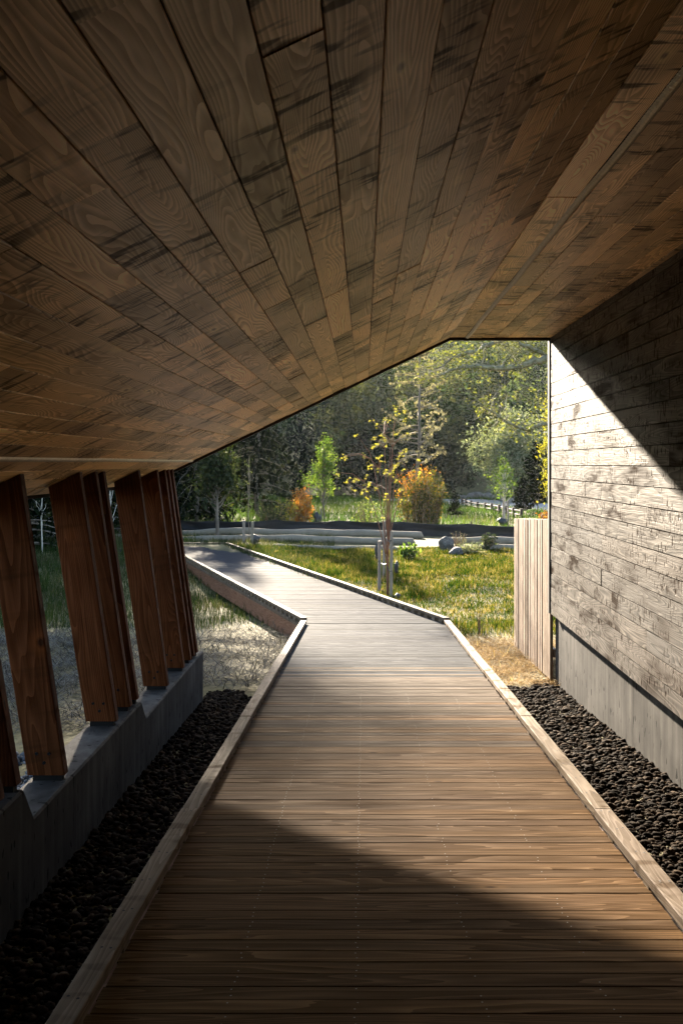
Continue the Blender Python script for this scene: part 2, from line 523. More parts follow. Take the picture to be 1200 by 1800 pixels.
def plank_mesh(length, width, thick, ch, mat):
    """board with eased long edges on its face (local +Z), shared between boards of one size"""
    key = (round(length, 2), width, thick, ch, mat.name)
    if key not in _plank:
        L, w, t = length / 2, width / 2, thick
        pr = [(-w, -t), (w, -t), (w, -ch), (w - ch, 0), (-w + ch, 0), (-w, -ch)]
        V = [(x, y, z) for x in (-L, L) for y, z in pr]
        qd = [(k, k + 6, (k + 1) % 6 + 6, (k + 1) % 6) for k in range(6)] + [(0, 1, 2, 5), (5, 2, 3, 4), (7, 6, 11, 8), (8, 11, 10, 9)]
        _plank[key] = mesh_np("board", V, None, qd, False, (mat,))
    return _plank[key]


def run_of_planks(name, parent, row_pt, xdir, ydir, start, end, width, thick, ch, mat, lengths, jitter=0.0015, gap=0.0016, tilt=0.0):
    """one row of boards butted end to end; row_pt(y) gives the centre line of the face"""
    y = start - rng.random() * 2.0
    while y < end:
        L = float(rng.choice(lengths))
        yb = min(y + L, end)
        ya = max(y, start)
        if yb - ya > 0.08:
            Lc = round(yb - ya - gap, 2) if yb < end else yb - ya
            c = Vector(row_pt((ya + yb) / 2))
            M = frame(c, xdir, ydir)
            M = M @ Matrix.Translation((0, 0, float(rng.normal(0, jitter)))) @ Matrix.Rotation(float(rng.normal(0, tilt)), 4, 'X')
            o = bpy.data.objects.new(name, plank_mesh(Lc, width, thick, ch, mat))
            link(o, parent, M)
        y = yb if yb > ya else y + L


PW, GAP = 0.142, 0.0028
LENS = [0.9, 1.25, 1.6, 2.1, 2.6, 3.2]
SV0, SV1 = 22 * PW, 22 * PW + 0.045           # the left vent slot
s = 0.0
rows = []
while s < EAVE - 0.03:
    if abs(s - SV0) < 1e-6: s = SV1
    w_ = min(PW, EAVE - s)
    rows.append((s + w_ / 2, w_ - GAP))
    s += w_
for sc_, w_ in rows:
    x, z = slope_pt(sc_)
    run_of_planks("ceiling_plank", roof_o, lambda y, x=x, z=z: (x, y, z), (0, 1, 0), (-SX, 0, -SZ), Y0, D_END - 0.035, round(w_, 4), 0.019, 0.0024, M_ceil, LENS, tilt=0.003)
flat = [(CX + 0.0835, 0.167 - GAP)]
x = 1.155
while x < WALLX + 0.02:
    flat.append((x + PW / 2, PW - GAP)); x += PW
for xc, w_ in flat:
    run_of_planks("ceiling_plank", roof_o, lambda y, xc=xc: (xc, y, CZ), (0, 1, 0), (1, 0, 0), Y0, D_END - 0.035, round(w_, 4), 0.019, 0.0024, M_ceil, LENS, tilt=0.003)

# vent strips: folded insect mesh pressed into the slots, a little wavy
def vent(pt, up, across, wave, name):
    m = MB()
    ys = np.arange(1.2, D_END - 0.05, 0.014)
    nx = 5
    u = np.linspace(-1, 1, nx)
    P = np.zeros((len(ys), nx, 3))
    up = np.array(up); across = np.array(across)
    for k, y in enumerate(ys):
        cpt = np.array(pt(y)) + across * (wave * (math.sin(y * 1.9) + 0.6 * math.sin(y * 4.3 + 1)))
        rid = 0.0022 * (1 if k % 2 else -1)
        for a in range(nx):
            P[k, a] = cpt + across * u[a] * 0.0235 + up * (-(1 - u[a] ** 2) * 0.014 + rid * (1 - abs(u[a]) * 0.4) + 0.004)
    ii, jj = np.meshgrid(np.arange(len(ys) - 1), np.arange(nx - 1), indexing='ij')
    qd = np.stack([ii * nx + jj, ii * nx + jj + 1, (ii + 1) * nx + jj + 1, (ii + 1) * nx + jj], -1).reshape(-1, 4)
    m.add(P.reshape(-1, 3), quads=qd)
    # staple teeth along one edge
    for y in ys[::2]:
        c = np.array(pt(y)) + across * (-0.020 + wave * (math.sin(y * 1.9) + 0.6 * math.sin(y * 4.3 + 1)))
        a = c + np.array([0, 0.003, 0]); b = c - np.array([0, 0.003, 0])
        m.add([a - up * 0.003, b - up * 0.003, b - up * 0.003 - across * 0.011, a - up * 0.003 - across * 0.011], quads=[(0, 1, 2, 3)])
    o = m.build(name, M_mesh, roof_o)
    return o


vent(lambda y: (1.1325, y, CZ - 0.003), (0, 0, 1.0), (1.0, 0, 0), 0.004, "vent_strip")
xs_, zs_ = slope_pt((SV0 + SV1) / 2)
vent(lambda y: (xs_, y, zs_), (-0.4327, 0, 0.9016), (-SX, 0, -SZ), 0.003, "vent_strip")

# right wall: core, siding boards, corner trim, cast concrete base
SB = -1.66                                    # lower edge of the siding
w = MB()
w.box(WALLX + 0.022, WALLX + 0.30, Y0, D_END - 0.02, SB + 0.01, CZ + 0.02)
w.box(-2.2, 5.6, Y0 - 0.2, Y0 - 0.02, -2.6, CZ + 0.02)  # unseen end wall behind the camera, added to keep light out
w.box(WALLX + 0.31, 5.6, Y0, D_END - 0.02, -2.3, CZ + 0.02)
w.box(-2.05, -1.95, Y0 - 0.01, 2.55, -2.6, -0.06)  # unseen solid left wall, added to darken the near part of the passage
wall_o = w.build("wall", M_soffit, bld)
EXPO = 0.149
k = 0
z = SB
while z < CZ - 0.03:
    hgt = min(EXPO, CZ - z)
    zc = z + hgt / 2
    run_of_planks("siding_board", wall_o, lambda y, zc=zc: (WALLX, y, zc), (0, 1, 0), (0, 0, 1), Y0, D_END - 0.025, round(hgt - 0.0075, 4), 0.020, 0.003, M_siding,
                  [2.5, 3.1, 3.7, 4.3], jitter=0.0012, tilt=0.004)
    z += hgt
    k += 1
ct = MB(); ct.box(2.036, WALLX + 0.30, D_END - 0.018, D_END + 0.045, SB + 0.0, CZ - 0.03)
ct.build("corner_trim", M_dark, wall_o)
BX = WALLX + 0.05
base_cuts = [Y0, -5.0, -1.8, 1.4, 4.6, 7.86, D_END + 0.035]
base_o = None
for a, b in zip(base_cuts[:-1], base_cuts[1:]):
    m = MB(); m.box(BX, BX + 0.22, a + 0.0025, b - 0.0025, -2.9, SB + 0.004)
    m.build("concrete_panel", M_conc, bld, loc=(BX, (a + b) / 2, -2.2))

# left sill: stepped cast concrete
SILLX = -1.78
SILLW = 0.25
steps = [(-9.2, -1.05), (-5.45, -1.05), (-5.35, -1.29), (-2.75, -1.29), (-2.62, -1.50), (0.0, -1.50), (2.60, -1.50), (2.74, -1.71), (5.21, -1.71), (5.37, -1.913), (7.97, -1.913), (8.13, -2.08), (11.5, -2.08)]


def sill_top(y):
    return float(np.interp(y, [a for a, _ in steps], [b for _, b in steps]))


cuts = [Y0, -5.6, -2.0, 1.6, 4.55, 7.24, 8.95, 10.56, D_END]
for a, b in zip(cuts[:-1], cuts[1:]):
    a_, b_ = a + 0.0025, b - 0.0025
    ys = [a_] + [y for y, _ in steps if a_ < y < b_] + [b_]
    top = [(y, sill_top(y)) for y in ys]
    m = MB()
    ch = 0.012
    n = len(top)
    V = []
    for xx, dz in ((SILLX, -3.3), (SILLX, -ch), (SILLX - ch, 0.0), (SILLX - SILLW + ch, 0.0), (SILLX - SILLW, -ch), (SILLX - SILLW, -3.3)):
        for y, zt in top:
            V.append((xx, y, dz if dz < -1 else zt + dz))
    qd = [(r * n + c, (r + 1) * n + c, (r + 1) * n + c + 1, r * n + c + 1) for r in range(5) for c in range(n - 1)]
    m.add(V, quads=qd)
    for c in (0, n - 1):
        idx = [r * n + c for r in range(6)]
        m.add([V[t] for t in idx], quads=[(0, 1, 4, 5), (1, 2, 3, 4)])
    m.build("sill_panel", M_conc, bld, loc=(SILLX, (a + b) / 2, -2.5))

# leaning plank posts on steel shoes
PT = 0.075
post_y = [10.77, 10.57, 10.36, 9.97, 9.16, 7.93, 7.70, 7.27, 6.02, 5.19, 4.95, 4.40, 3.30, 2.45, 2.2, 0.9, -0.4, -0.65, -1.9, -3.1]
bolt_me = None
for y in post_y:
    zb = sill_top(y) + 0.035
    wd = 0.225
    x0, x1 = -1.80, -2.07
    zt1 = -0.066
    L = math.hypot(x1 - x0, zt1 - zb)
    M = frame(((x0 + x1) / 2 - wd / 2, y, (zb + zt1) / 2), (x1 - x0, 0, zt1 - zb), (0, 1, 0))
    m = MB()
    zl = slope_pt((CX - (x1 - wd)) / 0.9016, 0.003)[1]
    zr = slope_pt((CX - x1) / 0.9016, 0.003)[1]
    e = 0.006
    bot = [(x0 - wd, y - PT / 2 + e), (x0 - wd + e, y - PT / 2), (x0 - e, y - PT / 2), (x0, y - PT / 2 + e), (x0, y + PT / 2), (x0 - wd, y + PT / 2)]
    V = [(xx, yy, zb) for xx, yy in bot] + [(xx + x1 - x0, yy, zr + (zl - zr) * (x0 - xx) / wd) for xx, yy in bot]
    m.add(V, quads=[(k, (k + 1) % 6, (k + 1) % 6 + 6, k + 6) for k in range(6)] + [(5, 4, 3, 0), (0, 3, 2, 1), (6, 9, 10, 11), (6, 7, 8, 9)])
    po = m.build("post", M_post, bld, M=M)
    sh = MB(); sh.box(x0 - wd + 0.03, x0 - 0.02, y - 0.028, y + 0.028, zb - 0.038, zb)
    sh.build("base_shoe", M_metal, po, loc=(x0 - wd / 2, y, zb))
    if y > 4:
        for bx_, bz_ in ((-0.15, 0.13), (-0.075, 0.13), (-0.112, 0.075)):
            if bolt_me is None:
                bm_ = MB(); bm_.tube([(0, 0.004, 0), (0, -0.004, 0)], [0.011, 0.010], 8)
                bolt_me = bm_.mesh("bolt", (M_metal,))
            link(bpy.data.objects.new("bolt", bolt_me), po, Matrix.Translation((x0 + bx_ - 0.147 * bz_, y - PT / 2 - 0.001, zb + bz_)))

# ------------------------------------------------------------------ the boardwalk
bw = empty("boardwalk", (0.17, 8, -2.3), "brown timber boardwalk ramping down the passage and turning towards the meadow", "boardwalk")
BP = 0.0947
BWID = BP - 0.0040
n1 = int((BEND + 2.0) / BP)
bm1 = plank_mesh(2.12, BWID, 0.036, 0.0016, M_deck)
bm1m = plank_mesh(2.12, BWID, 0.036, 0.0016, M_deckm)
bm1g = plank_mesh(2.12, BWID, 0.036, 0.0016, M_deckg)
xc = (XL + XR) / 2
y = BEND - BP / 2
count = 0
ang1 = math.atan(SLOPE1)
while y > -2.2:
    zc = float(deck_z(y))
    M = frame((xc + rng.normal(0, 0.004), y, zc + rng.normal(0, 0.0007)), (1, 0, 0), (0, 1, -SLOPE1))
    M = M @ Matrix.Rotation(float(rng.normal(0, 0.003)), 4, 'X')
    link(bpy.data.objects.new("deck_board", bm1g if y > 9.6 + 1.6 * rng.random() else bm1m if y > 6.4 + 2.6 * rng.random() else bm1), bw, M)
    y -= BP; count += 1
# after the bend the boards keep their direction and step sideways
sh_ = TURN * BWID / 2
V = []
for xx in (-1.06, 1.06):
    for yy, zz in ((-BWID / 2, -0.036), (BWID / 2, -0.036), (BWID / 2, -0.003), (BWID / 2 - 0.003, 0), (-BWID / 2 + 0.003, 0), (-BWID / 2, -0.003)):
        V.append((xx + TURN * yy, yy, zz))
QD = [(k, k + 6, (k + 1) % 6 + 6, (k + 1) % 6) for k in range(6)] + [(0, 1, 2, 5), (5, 2, 3, 4), (7, 6, 11, 8), (8, 11, 10, 9)]
bm2 = mesh_np("board", V, None, QD, False, (M_deckg,))
y = BEND + BP / 2
END2 = 33.0
rest = MB()
while y < END2:
    zc = float(deck_z(y))
    if count < 298:
        M = frame((xc + TURN * (y - BEND), y, zc + rng.normal(0, 0.0012)), (1, 0, 0), (0, 1, -SLOPE2)) @ Matrix.Rotation(float(rng.normal(0, 0.006)), 4, 'X')
        link(bpy.data.objects.new("deck_board", bm2), bw, M)
    else:
        rest.add(np.array(V) + np.array([xc + TURN * (y - BEND), y, zc + rng.normal(0, 0.001)]), quads=QD)
    y += BP; count += 1
# the last leg runs off to the side, its boards laid across it
xe = xc + TURN * (END2 - BEND) + 1.06
x = xe - 2.30
zc = float(deck_z(END2 - 1.0))
while x > -7.6:
    rest.box(x - BWID, x, END2 - 2.2, END2, zc - 0.04, zc - 0.002 + rng.normal(0, 0.001))
    x -= BP
tag(rest.build("far_deck_boards", M_deckg, bw), kind="stuff")

# curbs on short blocks
CW, CH, CG = 0.089, 0.042, 0.026


def curb_run(pts, z_off=0.0, blocks=0.6, blen=0.09, piece=2.44, cw=CW, CG=CG):
    """timber along a polyline of outer-edge points; each leg mitred; list of (x, y) pairs for both edges"""
    for (A0, A1), (B0, B1) in pts:
        A0, A1, B0, B1 = map(np.array, (A0, A1, B0, B1))   # start outer, start inner, end outer, end inner (x, y, z)
        length = np.linalg.norm(B0 - A0)
        nseg = max(1, int(round(length / piece)))
        d = (B0 - A0) / length
        for k in range(nseg):
            f0, f1 = k / nseg, (k + 1) / nseg
            g = 0.0022 / length
            if k > 0: f0 += g
            if k < nseg - 1: f1 -= g
            o0, o1 = A0 + (B0 - A0) * f0, A0 + (B0 - A0) * f1
            i0, i1 = A1 + (B1 - A1) * f0, A1 + (B1 - A1) * f1
            up = np.array([0, 0, 1.0]); e = 0.004
            m = MB()
            ni = (i0 - o0) / np.linalg.norm(i0 - o0)
            dzj = rng.normal(0, 0.0012)
            V = []
            for (oo, ii) in ((o0, i0), (o1, i1)):
                b = up * (CG + dzj); t_ = up * (CG + CH + dzj)
                V += [oo + b, ii + b, ii + t_ - up * e, ii + t_ - ni * e, oo + t_ + ni * e, oo + t_ - up * e]
            m.add(V, quads=[(k2, (k2 + 1) % 6, (k2 + 1) % 6 + 6, k2 + 6) for k2 in range(6)] + [(0, 1, 2, 5), (5, 2, 3, 4), (7, 6, 11, 8), (8, 11, 10, 9)])
            cpos = (o0 + o1 + i0 + i1) / 4 + up * CG
            m.build("curb_timber", M_curb, bw, M=frame(cpos, d, ni))
        nb = int(length / blocks)
        for k in range(nb):
            f = (k + 0.5) / nb
            c = (A0 + (B0 - A0) * f + A1 + (B1 - A1) * f) / 2
            ni = (A1 - A0) / np.linalg.norm(A1 - A0)
            key = ("block", blen, CG)
            if key not in _plank:
                mm = MB(); mm.box(-blen / 2, blen / 2, -cw / 2 + 0.006, cw / 2 - 0.006, 0.0, CG + 0.0005)
                _plank[key] = mm.mesh("curb_block", (M_curb,))
            link(bpy.data.objects.new("curb_block", _plank[key]), bw, frame(c, d, np.cross([0, 0, 1.0], d)))


def dz3(x, y):
    return (x, y, float(deck_z(np.float64(y))))


def seg2(x, y):
    return (x + TURN * (y - BEND), y, float(deck_z(np.float64(y))))


mit = CW * 0.18
CGS = CG
curb_run([((dz3(XL, -2.2), dz3(XL + CW, -2.2)), (dz3(XL, BEND), dz3(XL + CW, BEND - 0.0)))], blocks=0.61)
curb_run([((dz3(XR, -2.2), dz3(XR - CW, -2.2)), (dz3(XR, BEND), dz3(XR - CW, BEND)))], blocks=0.61)
cw2 = CW / math.cos(math.atan(TURN))
curb_run([((seg2(XL, BEND + 0.004), seg2(XL + cw2, BEND + 0.004)), (seg2(XL, END2 - 2.25), seg2(XL + cw2, END2 - 2.25)))], blocks=0.30, blen=0.12, CG=0.06)
curb_run([((seg2(XR, BEND + 0.004), seg2(XR - cw2, BEND + 0.004)), (seg2(XR, END2), seg2(XR - cw2, END2 - CW)))], blocks=0.30, blen=0.12, CG=0.06)
er = seg2(XR, END2)
zz = float(deck_z(np.float64(END2)))
curb_run([(((er[0], END2, zz), (er[0] - cw2, END2 - CW, zz)), ((-7.6, END2, zz), (-7.6, END2 - CW, zz)))], blocks=0.6, blen=0.14, CG=0.06)
el = seg2(XL, END2 - 2.25)
curb_run([(((el[0], END2 - 2.25, zz), (el[0], END2 - 2.25 + CW, zz)), ((-7.6, END2 - 2.25, zz), (-7.6, END2 - 2.25 + CW, zz)))], blocks=0.6, blen=0.14, CG=0.06)

# edge beams, joists and footings
def beam_run(A, B, th, h, drop, name="edge_beam", mat=None):
    A = np.array(A); B = np.array(B)
    d = (B - A) / np.linalg.norm(B - A)
    nrm = np.cross([0, 0, 1.0], d); nrm /= np.linalg.norm(nrm)
    m = MB(); up = np.array([0, 0, 1.0])
    V = []
    for zt in (-drop - h, -drop):
        for p, s_ in ((A, 0), (B, 0), (B, 1), (A, 1)):
            V.append(p + up * zt + nrm * th * s_)
    m.hexa(V)
    return m.build(name, mat or M_beam, bw, M=frame((A + B) / 2 - up * (drop + h / 2), d, (0, 0, 1)))


for off in (0.03, 2.28 - 0.03 - 0.05):
    beam_run(dz3(XL + off + 0.05, -2.0), dz3(XL + off + 0.05, BEND), 0.05, 0.16, 0.038)
    for a, b in ((BEND, 21.0), (21.0, 27.0), (27.0, END2 - 2.3)):
        beam_run(seg2(XL + off + 0.05, a + 0.003), seg2(XL + off + 0.05, b - 0.003), 0.05, 0.30, 0.06)
# rim timber between the boards and the beam on the outer face
for off in (0.005, 2.28 - 0.045):
    beam_run(seg2(XL + off + 0.04, BEND + 0.01), seg2(XL + off + 0.04, END2 - 2.3), 0.04, 0.055, 0.004, "rim_timber", M_curb)
for yy in np.arange(16.4, 30.5, 1.95):
    for xx in (0.35,):
        p = seg2(XL + xx, yy)
        gz = min(float(ground_z(p[0], p[1])), p[2] - 0.55)
        m = MB()
        m.hexa([(p[0] - 0.17, yy - 0.17, gz - 0.1), (p[0] + 0.17, yy - 0.17, gz - 0.1), (p[0] + 0.17, yy + 0.17, gz - 0.1), (p[0] - 0.17, yy + 0.17, gz - 0.1),
                (p[0] - 0.10, yy - 0.10, gz + 0.16), (p[0] + 0.10, yy - 0.10, gz + 0.16), (p[0] + 0.10, yy + 0.10, gz + 0.16), (p[0] - 0.10, yy + 0.10, gz + 0.16)])
        m.build("footing", M_conc, bw, loc=(p[0], yy, gz))
        top = p[2] - 0.30
        if top > gz + 0.17:
            m = MB(); m.box(p[0] - 0.045, p[0] + 0.045, yy - 0.045, yy + 0.045, gz + 0.16, top)
            m.build("support_post", M_beam, bw, loc=(p[0], yy, top))

# screw heads in four rows, and bolt heads on the curbs
sc = MB()
hexa_ = np.array([(math.cos(a), math.sin(a), 0) for a in np.arange(6) * math.pi / 3])
htri = [(0, 1, 2), (0, 2, 3), (0, 3, 4), (0, 4, 5)]
y = BEND - BP / 2
while y > 1.5:
    if y > 9.2:
        y -= BP; continue
    for xr_ in (-0.45, -0.03, 0.39, 0.81):
        for dy in (-0.022, 0.022):
            if rng.random() < (0.08 if xr_ < 0.1 else 0.45): continue
            yy = y + dy + rng.normal(0, 0.004)
            sc.add(hexa_ * 0.0034 + np.array([xr_ + rng.normal(0, 0.005), yy, -1.6 - SLOPE1 * yy + 0.0016]), tris=htri)
    y -= BP
tag(sc.build("screw_heads", M_screw, bw), kind="stuff")
sc = MB()
for xr_ in (XL + 0.025, XL + 0.062, XR - 0.025, XR - 0.062):
    for y in np.arange(1.5, BEND, 0.34):
        yy = y + rng.normal(0, 0.02)
        sc.add(hexa_ * 0.006 + np.array([xr_ + rng.normal(0, 0.004), yy, -1.6 - SLOPE1 * yy + CG + CH + 0.003]), tris=htri)
tag(sc.build("curb_screws", M_metal, bw), kind="stuff")

# ------------------------------------------------------------------ slatted screen beyond the wall
sx = 2.07
scr = empty("slat_screen", (sx, 12.5, -2.55), "pale cedar screen of narrow upright slats past the wall corner", "screen")
yy = D_END + 0.10
while yy < 13.75:
    wd = 0.052
    zt = -0.634 - 0.053 * (yy - 11.2) + rng.normal(0, 0.002)
    zb = -2.42 - 0.053 * (yy - 11.2)
    m = MB(); dx_ = rng.normal(0, 0.003)
    m.box(sx + dx_, sx + 0.035 + dx_, yy, yy + wd, zb, zt)
    m.build("slat", M_slat, scr, M=frame((sx, yy + wd / 2, (zt + zb) / 2), (0, 0, 1), (0, 1, 0)))
    yy += wd + 0.012
for zo in (0.25, 1.5):
    m = MB()
    z1, z2 = -2.42 + zo, -2.42 + zo - 0.053 * 2.6
    m.hexa([(sx + 0.042, D_END + 0.1, z1), (sx + 0.08, D_END + 0.1, z1), (sx + 0.08, 13.75, z2), (sx + 0.042, 13.75, z2),
            (sx + 0.042, D_END + 0.1, z1 + 0.09), (sx + 0.08, D_END + 0.1, z1 + 0.09), (sx + 0.08, 13.75, z2 + 0.09), (sx + 0.042, 13.75, z2 + 0.09)])
    m.build("rail", M_slat, scr, M=frame((sx + 0.06, 12.4, z1), (0, 1, 0), (0, 0, 1)))
for yy in (11.16, 12.35, 13.45):
    m = MB(); m.box(sx + 0.09, sx + 0.18, yy, yy + 0.09, float(ground_z(sx, yy)) - 0.2, -0.8 - 0.053 * (yy - 11.2))
    m.build("post", M_post, scr, M=frame((sx + 0.13, yy, -1.7), (0, 0, 1), (0, 1, 0)))
    m = MB(); m.box(sx + 0.004, sx + 0.085, yy + 0.01, yy + 0.08, float(ground_z(sx, yy)) - 0.2, -2.425 - 0.053 * (yy - 11.2))
    m.build("leg", M_post, scr, M=frame((sx + 0.04, yy, -2.5), (0, 0, 1), (0, 1, 0)))
# ------------------------------------------------------------------ gravel beds
_ball = None


def pebbles(name, label, rng, xy, size, mat, flat=0.55, sink=0.25, zf=None):
    """loose rounded stones, one mesh"""
    seg, rin = 7, 4
    V0 = [(0, 0, 1)]
    for r in range(1, rin):
        for s_ in range(seg):
            th = math.pi * r / rin; ph = 2 * math.pi * (s_ + 0.5 * (r % 2)) / seg
            V0.append((math.sin(th) * math.cos(ph), math.sin(th) * math.sin(ph), math.cos(th)))
    V0.append((0, 0, -1))
    V0 = np.array(V0)
    T0 = []
    for s_ in range(seg):
        T0.append((0, 1 + s_, 1 + (s_ + 1) % seg))
        T0.append((len(V0) - 1, 1 + (rin - 2) * seg + (s_ + 1) % seg, 1 + (rin - 2) * seg + s_))
        for r in range(rin - 2):
            a, b = 1 + r * seg + s_, 1 + r * seg + (s_ + 1) % seg
            c, d = a + seg, b + seg
            T0 += [(a, c, b), (b, c, d)]
    T0 = np.array(T0)
    n = len(xy)
    sc = size * np.minimum(rng.lognormal(-0.05, 0.42, n), 1.8)
    ax = np.stack([sc * rng.uniform(0.9, 1.25, n), sc * rng.uniform(0.65, 1.0, n), sc * rng.uniform(flat * 0.75, flat * 1.25, n)], -1)
    P = V0[None] * (1 + rng.normal(0, 0.09, (n, len(V0), 1))) * ax[:, None, :]
    a = rng.uniform(0, 2 * math.pi, n); b = rng.normal(0, 0.45, n)
    cb, sb = np.cos(b)[:, None], np.sin(b)[:, None]
    y2 = P[..., 1] * cb - P[..., 2] * sb; z2 = P[..., 1] * sb + P[..., 2] * cb
    ca, sa = np.cos(a)[:, None], np.sin(a)[:, None]
    x3 = P[..., 0] * ca - y2 * sa; y3 = P[..., 0] * sa + y2 * ca
    gz = zf(xy[:, 0], xy[:, 1]) + rng.uniform(-0.6, 0.5, n) * size * 0.9
    Q = np.stack([x3 + xy[:, :1], y3 + xy[:, 1:], z2 + (gz + sc * sink)[:, None]], -1)
    T = (T0[None] + (np.arange(n) * len(V0))[:, None, None]).reshape(-1, 3)
    me = mesh_np(name, Q.reshape(-1, 3), T, None, True, (mat,))
    return tag(link(bpy.data.objects.new(name, me)), label, "gravel", kind="stuff")


def stone_mat(name, stops, rough=0.55, spec=0.4):
    t = NT(name)
    g = t.n("ShaderNodeNewGeometry")
    n1 = t.noise(g.outputs['Position'], 45.0, 3.0, 0.6)
    c = t.ramp(t.math('ADD', t.math('MULTIPLY', g.outputs['Random Per Island'], 0.75), t.math('MULTIPLY', n1, 0.25)), stops)
    return t.principled(c, rough, t.bump(n1, 0.25, 0.004), spec)


def jgrid(rng, x0, x1, y0, y1, p):
    X, Y = np.meshgrid(np.arange(x0, x1, p), np.arange(y0, y1, p), indexing='ij')
    xy = np.stack([X.ravel(), Y.ravel()], -1)
    return xy + rng.uniform(-0.5, 0.5, xy.shape) * p


r = np.random.default_rng(11)
M_pebA = stone_mat("bed_gravel", [(0.1, (0.004, 0.0029, 0.002)), (0.5, (0.011, 0.0077, 0.0053)), (0.9, (0.040, 0.028, 0.019))], 0.85, 0.012)
M_pebB = stone_mat("river_gravel", [(0.1, (0.035, 0.038, 0.042)), (0.5, (0.08, 0.085, 0.09)), (0.9, (0.15, 0.15, 0.15))], 0.9, 0.02)
edge = lambda xy, y1, amp: xy[xy[:, 1] < y1 + amp * (vnoise(xy[:, 0] * 4 + 3, xy[:, 1] * 2) - 0.5)]
pebbles("gravel", "dark pebbles between the boardwalk and the siding wall", r, edge(jgrid(r, XR - 0.05, BX - 0.01, 3.2, 11.4, 0.029), 11.0, 0.9), 0.020, M_pebA, zf=ground_z)
pebbles("gravel", "dark pebbles between the boardwalk and the stepped concrete sill", r, edge(jgrid(r, SILLX + 0.015, XL + 0.05, 2.8, 11.9, 0.030), 11.35, 0.9), 0.021, M_pebA, zf=ground_z)
pebbles("gravel", "pale grey river stones outside the leaning posts", r, edge(jgrid(r, -5.6, SILLX - SILLW - 0.02, 4.6, 9.2, 0.052), 8.2, 1.0), 0.038, M_pebB, zf=ground_z)

# ------------------------------------------------------------------ straw and grass
def in_deck(x, y, m=0.05):
    c = deck_shift(np.clip(y, -50, END2))
    a = (x > XL + c - m) & (x < XR + c + m) & (y < END2 + m)
    b = (x < XL + c) & (x > -7.7) & (y > END2 - 2.3) & (y < END2 + m)
    return a | b


def strands(rng, xy, length, width, lift, zf, lay=True, lean=0.35, mid=0.55):
    """blades or straws as bent strips: 5 points, 3 triangles each"""
    n = len(xy)
    az = rng.uniform(0, 2 * math.pi, n)
    d = np.stack([np.cos(az), np.sin(az)], -1)
    L = length * rng.lognormal(0, 0.3, n)
    base = np.stack([xy[:, 0], xy[:, 1], zf(xy[:, 0], xy[:, 1])], -1)
    w = width * rng.uniform(0.6, 1.3, n)
    if lay:
        z0 = rng.uniform(0.0, lift, n); el = rng.normal(0, 0.28, n)
        base[:, 2] += z0
        dirv = np.stack([d[:, 0] * np.cos(el), d[:, 1] * np.cos(el), np.sin(el)], -1)
        m = base + dirv * (L * 0.5)[:, None] + np.array([0, 0, 1]) * (L * rng.uniform(0, 0.12, n))[:, None]
        t = base + dirv * L[:, None]
        t[:, 2] = np.maximum(t[:, 2], base[:, 2] - z0)
    else:
        k = np.abs(rng.normal(0, lean, n))
        m = base + np.stack([d[:, 0] * k * 0.35, d[:, 1] * k * 0.35, np.full(n, mid)], -1) * L[:, None]
        t = base + np.stack([d[:, 0] * k, d[:, 1] * k, 1 - 0.35 * k], -1) * L[:, None]
    sd = np.stack([-d[:, 1], d[:, 0], np.zeros(n)], -1)
    if not lay:
        a2 = rng.uniform(0, 2 * math.pi, n)
        sd = np.stack([np.cos(a2), np.sin(a2), np.zeros(n)], -1)
    hw = (w / 2)[:, None]
    V = np.stack([base - sd * hw, base + sd * hw, m + sd * hw * 0.8, m - sd * hw * 0.8, t], 1)
    k = np.arange(n)[:, None] * 5
    T = np.concatenate([k + np.array([0, 1, 2]), k + np.array([0, 2, 3]), k + np.array([3, 2, 4])], 0)
    return V.reshape(-1, 3), T


def scatter(rng, n, x0, x1, y0, y1, dens=None):
    xy = np.stack([rng.uniform(x0, x1, n), rng.uniform(y0, y1, n)], -1)
    if dens is not None:
        xy = xy[rng.random(n) < dens(xy[:, 0], xy[:, 1])]
    return xy


def stuff_strands(name, label, cat, V, T, mat):
    return tag(link(bpy.data.objects.new(name, mesh_np(name, V, T, None, False, (mat,)))), label, cat, kind="stuff")


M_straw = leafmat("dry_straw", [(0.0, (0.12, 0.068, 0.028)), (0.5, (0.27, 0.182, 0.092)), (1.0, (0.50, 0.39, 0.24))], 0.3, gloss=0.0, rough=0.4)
M_strawL = leafmat("shade_grey_straw", [(0.0, (0.012, 0.0115, 0.010)), (0.5, (0.045, 0.042, 0.037)), (1.0, (0.13, 0.122, 0.107))], 0.12, gloss=0.0)  # the same straw greyed and darkened, shade put into its colour
M_grass = leafmat("meadow_grass", [(0.25, (0.004, 0.013, 0.003)), (0.44, (0.019, 0.036, 0.006)), (0.58, (0.050, 0.054, 0.010)), (0.72, (0.085, 0.064, 0.020)), (0.88, (0.22, 0.172, 0.09))], 0.52, patch=1.8, gloss=0.0)
M_grassB = leafmat("far_grass", [(0.0, (0.015, 0.036, 0.010)), (0.6, (0.040, 0.070, 0.015)), (1.0, (0.10, 0.097, 0.028))], 0.5, patch=0.12, gloss=0.0)
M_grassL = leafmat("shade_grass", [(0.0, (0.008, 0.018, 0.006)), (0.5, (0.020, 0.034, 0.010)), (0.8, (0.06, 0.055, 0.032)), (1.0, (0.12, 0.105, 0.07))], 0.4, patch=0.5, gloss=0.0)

r = np.random.default_rng(21)
